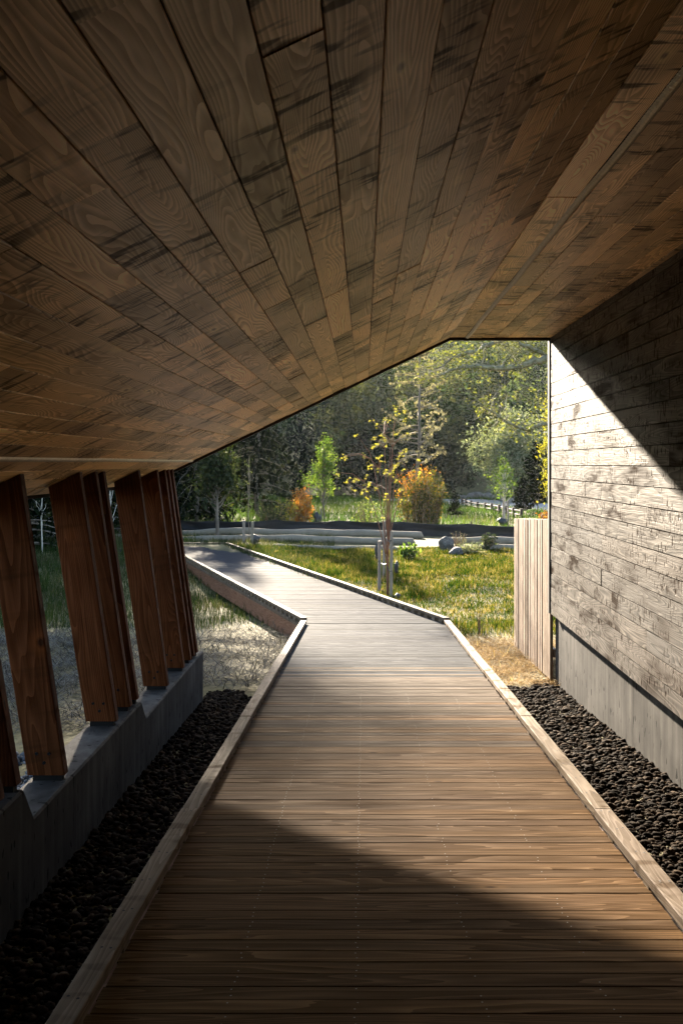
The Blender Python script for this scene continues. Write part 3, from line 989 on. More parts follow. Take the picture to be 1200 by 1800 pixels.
# right: straw strip, then lawn
fade_r = lambda x, y: np.clip((14.9 + 1.2 * (vnoise(x * 1.3, y * 1.3) - 0.5) - y) / 0.7, 0, 1) * ((y > 10.9) | (x > BX)) * ~in_deck(x, y, 0.0) * (0.35 + 0.65 * (vnoise(x * 3, y * 3) > 0.35))
xy = scatter(r, 42000, 1.3, 4.6, 10.7, 15.2, fade_r)
V, T = strands(r, xy, 0.12, 0.006, 0.06, ground_z)
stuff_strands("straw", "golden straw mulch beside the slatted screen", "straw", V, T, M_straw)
# left: straw
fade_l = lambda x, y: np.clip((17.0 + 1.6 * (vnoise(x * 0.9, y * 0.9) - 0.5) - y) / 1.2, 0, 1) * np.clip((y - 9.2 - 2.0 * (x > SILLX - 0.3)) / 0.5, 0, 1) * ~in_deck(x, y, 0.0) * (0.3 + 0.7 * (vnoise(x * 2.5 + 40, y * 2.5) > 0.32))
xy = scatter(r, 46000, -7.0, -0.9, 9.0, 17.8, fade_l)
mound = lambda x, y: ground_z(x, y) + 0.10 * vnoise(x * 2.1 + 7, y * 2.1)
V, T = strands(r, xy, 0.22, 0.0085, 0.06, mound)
stuff_strands("straw", "straw mulch coloured grey for shade between the sill and the turning boardwalk", "straw", V, T, M_strawL)

# right lawn, clumped
def lawn_d(x, y):
    c = deck_shift(np.clip(y, 0, END2))
    near = np.clip((y - 14.0 - 1.0 * vnoise(x * 1.3, y * 1.3)) / 0.8, 0, 1)
    cl = 0.35 + 0.65 * vnoise(x * 2.2 + 31, y * 2.2)
    return near * cl * (~in_deck(x, y, 0.02)) * (x < 0.165 * y + 1.0) * (x > XR + c - 0.1)


xy = scatter(r, 330000, -6, 7, 14, 32.5, lawn_d)
tall = vnoise(xy[:, 0] * 0.9 + 12, xy[:, 1] * 0.9) * 0.7 + vnoise(xy[:, 0] * 3 + 3, xy[:, 1] * 3) * 0.5
V, T = strands(r, xy, (0.045 + 0.13 * tall ** 2.2) * np.clip((36.5 - xy[:, 1]) / 7, 0.45, 1), 0.0085 + 0.0004 * (xy[:, 1] - 14), 0.0, ground_z, lay=False, lean=0.45)
stuff_strands("grass", "tussocky sunlit yellow green grass inside the boardwalk bend", "grass", V, T, M_grass)
# grass behind the silt fence
fence_y = lambda x: 37.6 - 0.29 * (x + 0.0) * 0.75
PATH = np.array([(2.0, 75.0), (6.0, 70.0), (8.6, 65.5), (11.0, 60.5), (14.0, 56.0), (19.0, 52.0), (27.0, 49.0)])


def on_path(x, y):
    yc = np.interp(x, PATH[:, 0], PATH[:, 1])
    return (x > 1.5) & (y > yc - 4.6) & (y < yc + 5.5)


xy = scatter(r, 120000, -30, 15, 36, 82, lambda x, y: (np.abs(x + 0.07 * y) < 0.26 * y) * (y > fence_y(x) + 0.5) * ~on_path(x, y) * (0.4 + 0.6 * vnoise(x * 0.8, y * 0.8)))
V, T = strands(r, xy, 0.16 + 0.18 * vnoise(xy[:, 0] * 0.4, xy[:, 1] * 0.4), 0.030, 0.0, ground_z, lay=False, lean=0.4)
stuff_strands("grass", "bright green meadow grass beyond the black silt fence", "grass", V, T, M_grassB)
# left rough grass
xy = scatter(r, 150000, -16, -1, 13.5, 36, lambda x, y: np.clip((y - 15.6 - 2.0 * vnoise(x * 0.9, y * 0.9)) / 1.0, 0, 1) * ~in_deck(x, y, -0.25) * (x > -0.42 * y) * (0.25 + 0.75 * vnoise(x * 2 + 9, y * 2)))
h_ = 0.13 + 0.32 * smooth01((-xy[:, 0] - 4.5) / 3) * vnoise(xy[:, 0] * 1.2, xy[:, 1] * 1.2)
V, T = strands(r, xy, h_, 0.011, 0.0, ground_z, lay=False, lean=0.4)
stuff_strands("grass", "shaded rough grass outside the leaning posts", "grass", V, T, M_grassL)

# ------------------------------------------------------------------ silt fence, fibre rolls, boulders, path, rail fence
def drape_mat():
    t = NT("black_geotextile")
    P = t.n("ShaderNodeTexCoord").outputs['Object']
    n1 = t.noise(t.vmath('MULTIPLY', P, (2.0, 2.0, 9.0)), 1.0, 3.0, 0.6)
    return t.principled(t.mix(n1, (0.006, 0.006, 0.007), (0.016, 0.016, 0.017)), 0.7, t.bump(n1, 0.5, 0.03), 0.15)


M_fab = drape_mat()
fn = empty("silt_fence", (0, 37.6, -2.74), "low black fabric silt fence stretched across the meadow", "fence")
xs = np.arange(-24, 9.6, 0.06)
rows_ = 9
P = np.zeros((len(xs), rows_, 3))
posts_x = np.arange(-23.0, 9.6, 2.45)
for k, xx in enumerate(xs):
    ph = (xx + 23.0) / 2.45
    sag = 0.05 * math.sin(math.pi * (ph % 1.0)) ** 1.0
    top = 0.53 - sag + 0.02 * vnoise(xx * 1.2, 4.0)
    for a in range(rows_):
        f = a / (rows_ - 1)
        fold = 0.05 * math.sin(7 * f + 5 * vnoise(xx * 0.5, 1.0) + 2.2 * (ph % 1.0)) * math.sin(math.pi * (ph % 1.0)) + 0.02 * (vnoise(xx * 3, f * 6) - 0.5)
        P[k, a] = (xx, float(fence_y(xx)) + fold, float(ground_z(xx, fence_y(xx))) - 0.04 + f * top)
ii, jj = np.meshgrid(np.arange(len(xs) - 1), np.arange(rows_ - 1), indexing='ij')
m = MB()
qd = np.stack([ii * rows_ + jj, (ii + 1) * rows_ + jj, (ii + 1) * rows_ + jj + 1, ii * rows_ + jj + 1], -1).reshape(-1, 4)
m.add(P.reshape(-1, 3), quads=qd)
fab = m.build("fabric", M_fab, fn, smooth=True)
mod = fab.modifiers.new("thick", 'SOLIDIFY'); mod.thickness = 0.006
for xx in posts_x:
    yy = float(fence_y(xx)); gz = float(ground_z(xx, yy))
    m = MB(); m.box(xx - 0.02, xx + 0.02, yy + 0.05, yy + 0.09, gz - 0.2, gz + 0.58)
    m.build("post", M_rail, fn, M=frame((xx, yy + 0.07, gz), (0, 0, 1), (0, 1, 0)))


def roll_mat():
    t = NT("jute_roll")
    P = t.n("ShaderNodeTexCoord").outputs['Object']
    n1 = t.noise(P, 2.0, 4.0, 0.6); n2 = t.noise(P, 55.0, 2.0, 0.6)
    return t.principled(t.mix(t.math('ADD', t.math('MULTIPLY', n1, 0.6), t.math('MULTIPLY', n2, 0.4)), (0.06, 0.05, 0.038), (0.22, 0.19, 0.15)), 0.9, t.bump(n2, 0.8, 0.02), 0.15)


M_roll = roll_mat()


def fibre_roll(x0, x1, yf, rad, label, seed, sink=0.25):
    rr = np.random.default_rng(seed)
    xs = np.arange(x0, x1, 0.12)
    ys = np.array([yf(x) for x in xs]) + 0.25 * (vnoise(xs * 0.35 + seed, xs * 0 + 2) - 0.5)
    rad_ = rad * (0.82 + 0.36 * vnoise(xs * 0.9 + seed * 3, xs * 0 + 8))
    rad_[0] *= 0.3; rad_[-1] *= 0.3
    zs = ground_z(xs, ys) + rad_ * (1 - sink) + 0.09 * (vnoise(xs * 0.55 + seed * 5, xs * 0 + 5) - 0.5)
    m = MB(); m.tube(np.stack([xs, ys, zs], -1), rad_, 10)
    c = len(xs) // 2
    o = m.build("fibre_roll", M_roll, smooth=True, loc=(xs[c], ys[c], zs[c] - rad))
    return tag(o, label, "fibre roll", "jute erosion rolls laid before the silt fence")


fibre_roll(-16.0, 2.2, lambda x: 36.1 - 0.19 * x * 0.9, 0.13, "upper tan jute roll lying along the foot of the silt fence", 3)
fibre_roll(-14.0, 1.8, lambda x: 33.9 - 0.12 * x, 0.135, "tan jute roll passing behind the far end of the boardwalk", 7)
fibre_roll(-3.0, 1.2, lambda x: 31.5 - 0.1 * x, 0.075, "thin half buried jute roll in the lawn by the far boardwalk curb", 9, 0.45)
fibre_roll(2.9, 8.5, lambda x: 34.9 - 0.2 * x, 0.13, "jute roll behind the boulders, running up to the slatted screen", 5)
fibre_roll(3.6, 8.0, lambda x: 32.6 - 0.28 * x, 0.12, "jute roll nearest the slatted screen, curving out of the grass", 15)


def rock(loc, size, seed, label, group=None, mat=None, blocky=0.0, tilt=0.0):
    rr = np.random.default_rng(seed)
    bm = bmesh.new()
    bmesh.ops.create_icosphere(bm, subdivisions=4, radius=1.0)
    planes = [Vector(v).normalized() for v in rr.normal(0, 1, (13, 3))]
    dist = rr.uniform(0.62, 0.92, 13)
    for v in bm.verts:
        p = v.co.normalized()
        rad = 1.0
        for n_, dd in zip(planes, dist):
            k = p.dot(n_)
            if k > 0.05: rad = min(rad, dd / k)
        q_ = p * rad
        nn = vnoise(q_.x * 3 + seed + q_.z * 2, q_.y * 3 + q_.z * 2.5)
        n2 = vnoise(q_.x * 9 + seed + q_.z * 7, q_.y * 9 + q_.z * 8)
        q_ *= 0.93 + 0.12 * float(nn) + 0.05 * float(n2)
        v.co = Vector((q_.x * size[0], q_.y * size[1], q_.z * size[2]))
    me = bpy.data.meshes.new("boulder")
    bm.to_mesh(me); bm.free()
    me.polygons.foreach_set("use_smooth", np.ones(len(me.polygons), dtype=bool))
    me.materials.append(mat)
    o = bpy.data.objects.new("boulder", me)
    tag(o, label, "boulder", group)
    return link(o, None, Matrix.Translation(Vector(loc)) @ Matrix.Rotation(tilt, 4, 'Y') @ Matrix.Rotation(float(rr.uniform(0, 6.28)), 4, 'Z'))


def rock_mat(name, a, b):
    t = NT(name)
    P = t.n("ShaderNodeTexCoord").outputs['Object']
    n1 = t.noise(P, 3.5, 5.0, 0.65); n2 = t.noise(P, 22.0, 4.0, 0.6)
    c = t.ramp(t.math('ADD', t.math('MULTIPLY', n1, 0.6), t.math('MULTIPLY', n2, 0.4)), [(0.3, a), (0.52, tuple((x + y) / 2 for x, y in zip(a, b))), (0.7, b)])
    return t.principled(c, 0.85, t.bump(t.math('ADD', n1, n2), 1.0, 0.08), 0.2)


M_rock = rock_mat("grey_rock", (0.02, 0.019, 0.018), (0.15, 0.146, 0.142))
M_rock2 = rock_mat("pale_rock", (0.055, 0.05, 0.044), (0.22, 0.20, 0.18))
p = px(784, 948, 31.0); rock((p[0], 31.0, float(ground_z(p[0], 31.0)) + 0.26), (0.24, 0.23, 0.34), 4, "rounded upright grey boulder in front of the silt fence", "boulders in the lawn", M_rock)
p = px(802, 968, 29.8); rock((p[0], 29.8, float(ground_z(p[0], 29.8)) + 0.10), (0.30, 0.24, 0.17), 12, "low blocky grey boulder lying before the upright one", "boulders in the lawn", M_rock)

# path beyond the meadow
def path_mat():
    t = NT("grey_path")
    P = t.n("ShaderNodeNewGeometry").outputs['Position']
    n1 = t.noise(P, 0.8, 4.0, 0.6); n2 = t.noise(P, 20.0, 3.0, 0.6)
    return t.principled(t.mix(t.math('ADD', t.math('MULTIPLY', n1, 0.5), t.math('MULTIPLY', n2, 0.5)), (0.13, 0.12, 0.115), (0.27, 0.25, 0.24)), 0.9, t.bump(n2, 0.5, 0.02), 0.2)


ctr = PATH
tt = np.linspace(0, 6, 60)
cx = np.interp(tt, range(7), ctr[:, 0]); cy = np.interp(tt, range(7), ctr[:, 1])
V = []
for a, b in zip(cx, cy):
    for u in (-3.4, -1.7, 0, 1.7, 3.4):
        xx, yy = a + u * 0.66, b + u * 0.75
        V.append((xx, yy, float(ground_z(xx, yy)) + 0.06))
qd = [(k * 5 + c, k * 5 + c + 1, (k + 1) * 5 + c + 1, (k + 1) * 5 + c) for k in range(59) for c in range(4)]
pm = mesh_np("path", V, None, qd, True, (path_mat(),))
tag(link(bpy.data.objects.new("path", pm)), kind="structure")

rf = empty("rail_fence", (7.2, 56, -2.75), "low dark post and rail fence along the grey path", "fence")
rpx = [(812, 886, 64.5), (819, 890, 62.5), (828, 894, 60.5), (839, 897, 58), (853, 900, 56), (864, 903, 54.3), (877, 905, 53), (889, 908, 51.8), (902, 911, 50.5), (916, 914, 49)]
pp = []
for a, b, zz_ in rpx:
    xx = (a - 640) / F * zz_
    gz = float(ground_z(xx, zz_))
    pp.append((xx, zz_, gz))
    m = MB(); m.box(xx - 0.07, xx + 0.07, zz_ - 0.07, zz_ + 0.07, gz - 0.1, gz + 0.52)
    m.build("post", M_rail, rf, M=frame((xx, zz_, gz), (0, 0, 1), (0, 1, 0)))
for A, B in zip(pp[:-1], pp[1:]):
    for hh in (0.20, 0.40):
        m = MB(); m.tube([(A[0], A[1], A[2] + hh), (B[0], B[1], B[2] + hh)], [0.05, 0.05], 6)
        m.build("rail", M_rail, rf, M=frame((A[0], A[1], A[2] + hh), (B[0] - A[0], B[1] - A[1], 0), (0, 0, 1)))
for k, (a, sz) in enumerate([(803, 0.45), (815, 0.32), (826, 0.5), (838, 0.62), (848, 0.3), (857, 0.5), (871, 0.38), (884, 0.33), (897, 0.42)]):
    zz_ = 76.5 - 0.02 * (a - 803) - (0.9 if k % 2 else 0) - max(0, a - 860) * 0.22
    xx = (a - 640) / F * zz_
    rock((xx, zz_, float(ground_z(xx, zz_)) + sz * 0.3), (sz, sz * 0.8, sz * 0.75), 40 + k, "pale boulder edging the far side of the grey path, %s from the left" % ["first", "second", "third", "fourth", "fifth", "sixth", "seventh", "eighth", "ninth"][k], "boulders edging the path", M_rock2)

# ------------------------------------------------------------------ plants
def leaf_quads(rng, P, size, aspect=0.55, hang=0.0, var=0.3):
    """rhombic leaves or sprays at points P"""
    n = len(P)
    nrm = rng.normal(0, 1, (n, 3)); nrm /= np.linalg.norm(nrm, axis=1)[:, None]
    t = rng.normal(0, 1, (n, 3)); t[:, 2] -= hang * 2.0
    t -= nrm * (t * nrm).sum(1)[:, None]
    t /= np.linalg.norm(t, axis=1)[:, None] + 1e-9
    b = np.cross(nrm, t)
    s = (size * rng.lognormal(0, var, n))[:, None]
    V = np.stack([P - t * s * 0.5, P + b * s * aspect * 0.5 + t * s * 0.06, P + t * s * 0.5, P - b * s * aspect * 0.5 + t * s * 0.06], 1)
    return V.reshape(-1, 3), np.arange(n * 4).reshape(-1, 4)


def curve_pts(A, B, n=6, bow=0.0, wob=0.0, rng=None):
    A = np.asarray(A, float); B = np.asarray(B, float)
    t = np.linspace(0, 1, n)[:, None]
    P = A + (B - A) * t
    P[:, 2] += bow * np.sin(math.pi * t[:, 0])
    if rng is not None and wob: P[1:-1] += rng.normal(0, wob, (n - 2, 3))
    return P


def crown_points(rng, c, rad, n_clump, per, clump_r, lower=-1.0, bias=0.55):
    """clumps spread through an ellipsoid, denser towards its skin; returns clump centres and leaf points"""
    d = rng.normal(0, 1, (n_clump, 3)); d /= np.linalg.norm(d, axis=1)[:, None]
    d[:, 2] = np.maximum(d[:, 2], lower)
    rr = rng.uniform(0, 1, n_clump) ** bias
    lump = 0.75 + 0.45 * vnoise(d[:, 0] * 2 + c[0] + 50, d[:, 1] * 2 + d[:, 2] * 2 + 50)
    C = np.asarray(c) + d * (rr * lump)[:, None] * np.asarray(rad)
    P = C[:, None, :] + rng.normal(0, 1, (n_clump, per, 3)) * clump_r * rng.uniform(0.6, 1.3, (n_clump, 1, 1))
    return C, P.reshape(-1, 3)


M_bark = bark("grey_brown_bark", (0.05, 0.04, 0.032), (0.15, 0.125, 0.10))
M_barkP = bark("pale_bark", (0.20, 0.18, 0.155), (0.42, 0.39, 0.34), 10.0)
M_barkR = bark("red_brown_bark", (0.075, 0.035, 0.022), (0.17, 0.085, 0.05), 14.0)
M_barkM = bark("mossy_bark", (0.05, 0.045, 0.025), (0.20, 0.185, 0.12), 9.0)
G = lambda a, b, c: [(0.0, a), (0.5, b), (1.0, c)]
M_lf_con = leafmat("conifer_needles", G((0.004, 0.008, 0.005), (0.012, 0.020, 0.010), (0.045, 0.048, 0.020)), 0.14, gloss=0.0, soft=True)
M_lf_green = leafmat("young_green_leaves", G((0.06, 0.12, 0.02), (0.13, 0.22, 0.035), (0.24, 0.30, 0.06)), 0.5, soft=True)
M_lf_orange = leafmat("orange_leaves", G((0.34, 0.10, 0.015), (0.58, 0.22, 0.03), (0.62, 0.36, 0.06)), 0.5, soft=True)
M_lf_mixed = leafmat("orange_green_leaves", [(0.0, (0.03, 0.045, 0.012)), (0.5, (0.085, 0.10, 0.022)), (0.8, (0.22, 0.17, 0.03)), (1.0, (0.42, 0.25, 0.035))], 0.5, soft=True)
M_lf_yel = leafmat("yellow_green_leaves", G((0.14, 0.15, 0.015), (0.30, 0.28, 0.03), (0.46, 0.40, 0.06)), 0.52, soft=True)
M_lf_oak = leafmat("oak_leaves", G((0.07, 0.09, 0.02), (0.16, 0.18, 0.035), (0.30, 0.30, 0.08)), 0.5, soft=True)
M_lf_dark = leafmat("dark_shrub_leaves", G((0.014, 0.026, 0.010), (0.034, 0.052, 0.016), (0.08, 0.09, 0.025)), 0.35, soft=True)
M_lf_silver = leafmat("silver_willow_leaves", G((0.11, 0.14, 0.08), (0.24, 0.28, 0.16), (0.40, 0.43, 0.27)), 0.42, soft=True)
M_lf_pale = leafmat("pale_green_leaves", G((0.09, 0.13, 0.04), (0.17, 0.22, 0.07), (0.30, 0.33, 0.13)), 0.5, soft=True)
M_lf_lichen = leafmat("lichen_tufts", G((0.15, 0.13, 0.085), (0.27, 0.24, 0.165), (0.42, 0.38, 0.27)), 0.35, soft=True)
M_lf_maple = leafmat("maple_leaves", G((0.18, 0.19, 0.03), (0.30, 0.28, 0.05), (0.42, 0.36, 0.10)), 0.58, soft=True)
M_twig = bark("twig_bark", (0.10, 0.06, 0.035), (0.22, 0.14, 0.08), 20.0)


def build_leaves(name, V, Q, mat, parent):
    M = WM[parent.name]
    Mi = np.array(M.inverted())
    me = mesh_np(name, np.asarray(V) @ Mi[:3, :3].T + Mi[:3, 3], None, Q, False, (mat,))
    return link(bpy.data.objects.new(name, me), parent, M)


def gpt(x, y, dz=0.0):
    return np.array([x, y, float(ground_z(x, y)) + dz])


def broad_tree(name, label, cat, x, y, H, R, trunk_h, mat, barkm, n_clump=40, per=45, leaf=0.12, clump_r=0.2, seed=1, trunk_r=0.05, shape=1.0, group=None, lower=-0.8, lean=(0, 0), aspect=0.55):
    rng = np.random.default_rng(seed)
    b = gpt(x, y)
    root = empty(name, b, label, cat, group)
    c = b + np.array([lean[0], lean[1], trunk_h + (H - trunk_h) * 0.5])
    C, P = crown_points(rng, c, (R, R, (H - trunk_h) * 0.55), n_clump, per, clump_r, lower)
    if shape != 1.0:                       # taper towards the top
        f = lambda A: np.clip(1.25 - shape * (A[:, 2] - b[2] - trunk_h) / (H - trunk_h), 0.18, 1.3)[:, None]
        C[:, :2] = c[:2] + (C[:, :2] - c[:2]) * f(C); P[:, :2] = c[:2] + (P[:, :2] - c[:2]) * f(P)
    P = P[P[:, 2] > b[2] + 0.02]
    m = MB()
    topz = b + np.array([lean[0], lean[1], H * 0.9])
    tp = curve_pts(b - [0, 0, 0.1], topz, 8, 0, 0.02 * H * 0.3, rng)
    m.tube(tp, np.linspace(trunk_r, trunk_r * 0.2, 8), 8)
    for cc in C[:: max(1, len(C) // 45)]:
        k = np.clip((cc[2] - b[2]) / (H * 0.9) * 7 - 1.2, max(0.3, trunk_h / H * 6), 6.2)
        st = tp[int(k)] + (tp[min(int(k) + 1, 7)] - tp[int(k)]) * (k % 1)
        L = np.linalg.norm(cc - st)
        m.tube(curve_pts(st, cc, 5, 0.06 * L, 0.03 * L, rng), np.linspace(trunk_r * 0.42, 0.006, 5), 5, cap=False)
    m.build("trunk", barkm, root, smooth=True)
    V, Q = leaf_quads(rng, P, leaf, aspect)
    build_leaves("crown", V, Q, mat, root)
    return root


def shrub(name, label, x, y, H, R, mat, n_stem=26, per=60, leaf=0.09, seed=1, spread=0.6, group=None, mat2=None, fuzz=0.06, lean=(0, 0), cat="shrub", stem_mat=None):
    """upright fan of stems with leaves along them"""
    rng = np.random.default_rng(seed)
    b = gpt(x, y)
    root = empty(name, b, label, cat, group)
    m = MB(); P = []
    for k in range(n_stem):
        a = rng.uniform(0, 2 * math.pi); rr = R * math.sqrt(rng.random())
        h = H * rng.uniform(0.6, 1.0) * (1.05 - 0.35 * (rr / R) ** 2)
        s0 = b + np.array([math.cos(a) * rr * (1 - spread), math.sin(a) * rr * (1 - spread), -0.03])
        s1 = b + np.array([math.cos(a) * rr + lean[0], math.sin(a) * rr + lean[1], h])
        pts = curve_pts(s0, s1, 6, 0, 0.02 * H, rng)
        m.tube(pts, np.linspace(0.012, 0.003, 6) * (1 + H * 0.3), 4, cap=False)
        t = rng.uniform(0.12, 1.02, per) * 5
        i0 = np.clip(t.astype(int), 0, 4)
        q_ = pts[i0] + (pts[i0 + 1] - pts[i0]) * (t - i0)[:, None]
        P.append(q_ + rng.normal(0, fuzz, (per, 3)) * (0.5 + 0.9 * rng.random((per, 1))))
    m.build("stems", stem_mat or M_twig, root)
    P = np.vstack(P)
    if mat2 is not None:                   # fresh tips take the second colour
        u = (P[:, 2] - b[2]) / H + rng.normal(0, 0.16, len(P)) - 0.25 * (P[:, 0] - x) / R
        A, B = P[u <= 0.86], P[u > 0.86]
        V, Q = leaf_quads(rng, B, leaf, 0.5); build_leaves("tip_leaves", V, Q, mat2, root)
        P = A
    V, Q = leaf_quads(rng, P, leaf, 0.5)
    build_leaves("leaves", V, Q, mat, root)
    return root


def conifer(name, label, x, y, H, R, mat, barkm, seed=1, step=0.45, per_m=26, droop=0.5, spray=0.22, hang=0.6, start=0.06, power=0.85, trunk_r=None, nb=6, gapn=0.0, group=None, cat="conifer", aspect=0.4, branch_r=0.03, fuzz=0.16, wild=0.0):
    rng = np.random.default_rng(seed)
    b = gpt(x, y)
    root = empty(name, b, label, cat, group)
    tr = trunk_r or H * 0.011
    m = MB()
    m.tube(curve_pts(b - [0, 0, 0.1], b + [0, 0, H], 10, 0, 0.012 * H, rng), np.linspace(tr, tr * 0.12, 10), 8)
    P = []
    h = start * H
    while h < H * 0.985:
        for k in range(nb):
            if rng.random() < gapn: continue
            a = rng.uniform(0, 2 * math.pi)
            L = R * (1 - h / H) ** power * rng.uniform(0.65, 1.12) + 0.08
            hh = h + rng.uniform(-0.4, 0.4) * step
            n = 7
            t = np.linspace(0, 1, n)
            z = -(droop + (rng.normal(0, wild) if wild else 0)) * L * t ** 1.7 + 0.18 * L * t
            zig = rng.normal(0, 0.03 * L, (n, 2)) * t[:, None]
            pts = np.stack([b[0] + math.cos(a) * L * t + zig[:, 0], b[1] + math.sin(a) * L * t + zig[:, 1], b[2] + hh + z], -1)
            m.tube(pts, np.linspace(branch_r, 0.005, n) * (0.3 + 0.7 * L / R), 4, cap=False)
            cnt = int(per_m * L) + 4
            tt = rng.uniform(0.12, 1.04, cnt) ** 0.8 * (n - 1)
            i0 = np.clip(tt.astype(int), 0, n - 2)
            q_ = pts[i0] + (pts[i0 + 1] - pts[i0]) * (tt - i0)[:, None]
            sd = np.array([-math.sin(a), math.cos(a), 0])
            wd = (rng.normal(0, 1, cnt) * fuzz * (0.3 + (1 - tt / (n - 1))) * L * 0.9)[:, None]
            q_ = q_ + sd * wd + rng.normal(0, 0.04, (cnt, 3)) - np.array([0, 0, 1]) * (rng.random(cnt) * hang * spray)[:, None]
            P.append(q_)
        h += step * rng.uniform(0.8, 1.2)
    m.build("trunk", barkm, root, smooth=True)
    V, Q = leaf_quads(rng, np.vstack(P), spray, aspect, hang)
    build_leaves("crown", V, Q, mat, root)
    return root


X_ = lambda a, zz_: (a - 640.0) / F * zz_

# dark conifers on the left
conifer("conifer", "large dark drooping conifer behind the far end of the boardwalk", X_(452, 50), 50, 11.0, 3.4, M_lf_con, M_bark, 31, 0.5, 30, 0.62, 0.26, 0.9, 0.09)
conifer("conifer", "dark weeping conifer beside the passage posts, above the silt fence", X_(345, 47), 47, 9.5, 3.0, M_lf_con, M_bark, 33, 0.5, 30, 0.75, 0.26, 1.2, 0.07)
for k, (a, zz_, H) in enumerate([(255, 52, 20), (190, 47, 19), (120, 54, 21), (60, 45, 18), (20, 56, 20), (-60, 50, 18), (-160, 52, 19)]):
    conifer("conifer", "dark conifer in the distant stand outside the posts, %s from the right" % ["first", "second", "third", "fourth", "fifth", "sixth", "seventh"][k], X_(a, zz_), zz_, H, 3.3 if k > 1 else 5.0, M_lf_con, M_bark, 60 + k, 0.7, 20, 0.55, 0.34, 0.8, 0.04, nb=6, group="conifer stand outside the posts")

broad_tree("alder", "tall sparse alder standing over the posts, its crown above the eave", "tree", -9.2, 47.0, 17.5, 2.9, 12.0, M_lf_green, M_bark, 95, 30, 0.18, 0.36, 71, 0.2)
for k, (xx, yy, H) in enumerate([(-10.6, 31, 10), (-12.6, 32.5, 11), (-14.8, 31, 10), (-9.4, 36.5, 11.5), (-11.4, 37.5, 12), (-13.6, 36, 11), (-17, 33, 12)]):
    conifer("conifer", ["dense dark fir edging the rough grass", "dark fir just left of the rough grass gap"][0] + [" beside the dead sapling", " behind the first post", " at the picture's left edge", " behind the far boardwalk leg", " behind the middle posts", " between the first two posts", " furthest left of the row"][k], xx, yy, H, 2.4, M_lf_con, M_bark, 160 + k, 0.42, 24, 0.5, 0.26, 0.6, 0.015, nb=6, power=0.7, group="firs edging the rough grass")
# staked young trees
broad_tree("young_tree", "young weeping tree with a pale trunk behind the far boardwalk curb", "tree", X_(382, 35.0), 35.0, 3.5, 0.75, 1.35, M_lf_dark, M_bark, 60, 60, 0.12, 0.2, 5, 0.07, lower=-1.0)
broad_tree("young_tree", "small bright green pyramid shaped tree behind the silt fence", "tree", X_(569, 44.5), 44.5, 3.9, 0.80, 0.95, M_lf_green, M_bark, 60, 38, 0.10, 0.13, 6, 0.045, shape=0.62)
broad_tree("young_tree", "thin bare sapling between two stakes at the boardwalk corner", "tree", X_(437, 33.4), 33.4, 3.25, 0.13, 1.6, M_lf_pale, M_bark, 10, 5, 0.05, 0.05, 8, 0.018)
broad_tree("young_tree", "slender staked tree with sparse green crown before the rail fence", "tree", X_(886, 45), 45, 3.0, 0.62, 1.1, M_lf_green, M_barkP, 34, 22, 0.10, 0.15, 9, 0.03)

# shrubs behind the fence
shrub("shrub", "bright orange shrub behind the silt fence", X_(529, 42.5), 42.5, 1.75, 0.50, M_lf_orange, 40, 55, 0.085, 2, 0.55, mat2=M_lf_orange)
shrub("shrub", "loose yellow green shrub left of the orange shrub", X_(505, 42), 42, 1.5, 0.55, M_lf_yel, 20, 40, 0.08, 3, 0.6, fuzz=0.09)
shrub("shrub", "dark low shrub under the large drooping conifer", X_(478, 41), 41, 1.3, 0.75, M_lf_dark, 30, 50, 0.09, 4, 0.8, fuzz=0.1)
shrub("shrub", "large olive shrub with orange tips behind the young maple", X_(740, 43), 43, 2.75, 1.12, M_lf_mixed, 110, 80, 0.09, 7, 0.4, mat2=M_lf_orange, fuzz=0.09)
shrub("shrub", "pale green airy shrub left of the maple stems", X_(648, 40), 40, 1.5, 0.65, M_lf_pale, 26, 26, 0.08, 8, 0.6, fuzz=0.12)
shrub("shrub", "rusty shrub tucked against the wall corner above the screen", X_(966, 39), 39, 1.15, 0.45, M_lf_orange, 18, 40, 0.09, 9, 0.6, fuzz=0.06)
conifer("conifer", "tiny dark conifer on a thin stem behind the grey boulder", X_(799, 42.5), 42.5, 1.5, 0.45, M_lf_con, M_bark, 12, 0.10, 60, 0.1, 0.09, 0.1, 0.40, nb=6, trunk_r=0.02, branch_r=0.008)
conifer("conifer", "dark pine above the slatted screen", X_(944, 56), 56, 3.9, 1.15, M_lf_con, M_bark, 14, 0.2, 60, -0.25, 0.16, 0.0, 0.12, nb=7, power=0.6)
conifer("conifer", "shorter dark pine at the left end of the slatted screen", X_(919, 53), 53, 1.9, 0.6, M_lf_con, M_bark, 15, 0.16, 60, -0.2, 0.14, 0.0, 0.12, nb=6, power=0.6)
broad_tree("willow", "rounded silvery willow behind the grey path", "tree", X_(902, 70), 70, 6.3, 3.0, 0.6, M_lf_silver, M_bark, 150, 75, 0.20, 0.42, 17, 0.12, lower=-0.9)
broad_tree("bushy_tree", "yellow green columnar tree at the wall corner behind the oak limb", "tree", X_(981, 47), 47, 7.6, 0.80, 0.4, M_lf_yel, M_bark, 90, 40, 0.13, 0.22, 18, 0.06)
conifer("lichen_tree", "tall half bare conifer hung with pale lichen behind the maple", X_(735, 62), 62, 11.5, 3.0, M_lf_lichen, M_bark, 19, 0.42, 24, 0.05, 0.17, 0.3, 0.24, nb=4, power=0.5, trunk_r=0.14, cat="tree", branch_r=0.05, aspect=0.7, fuzz=0.10, wild=0.32, gapn=0.25)
for k, (a, zz_) in enumerate([(74, 30), (193, 27)]):
    broad_tree("dead_sapling", ["thin pale dead sapling seen between the first two posts", "thin pale dead sapling in the narrow gap between the posts"][k], "tree", X_(a, zz_), zz_, 3.0, 0.25, 0.8, M_lf_lichen, M_barkP, 8, 2, 0.03, 0.05, 80 + k, 0.02)

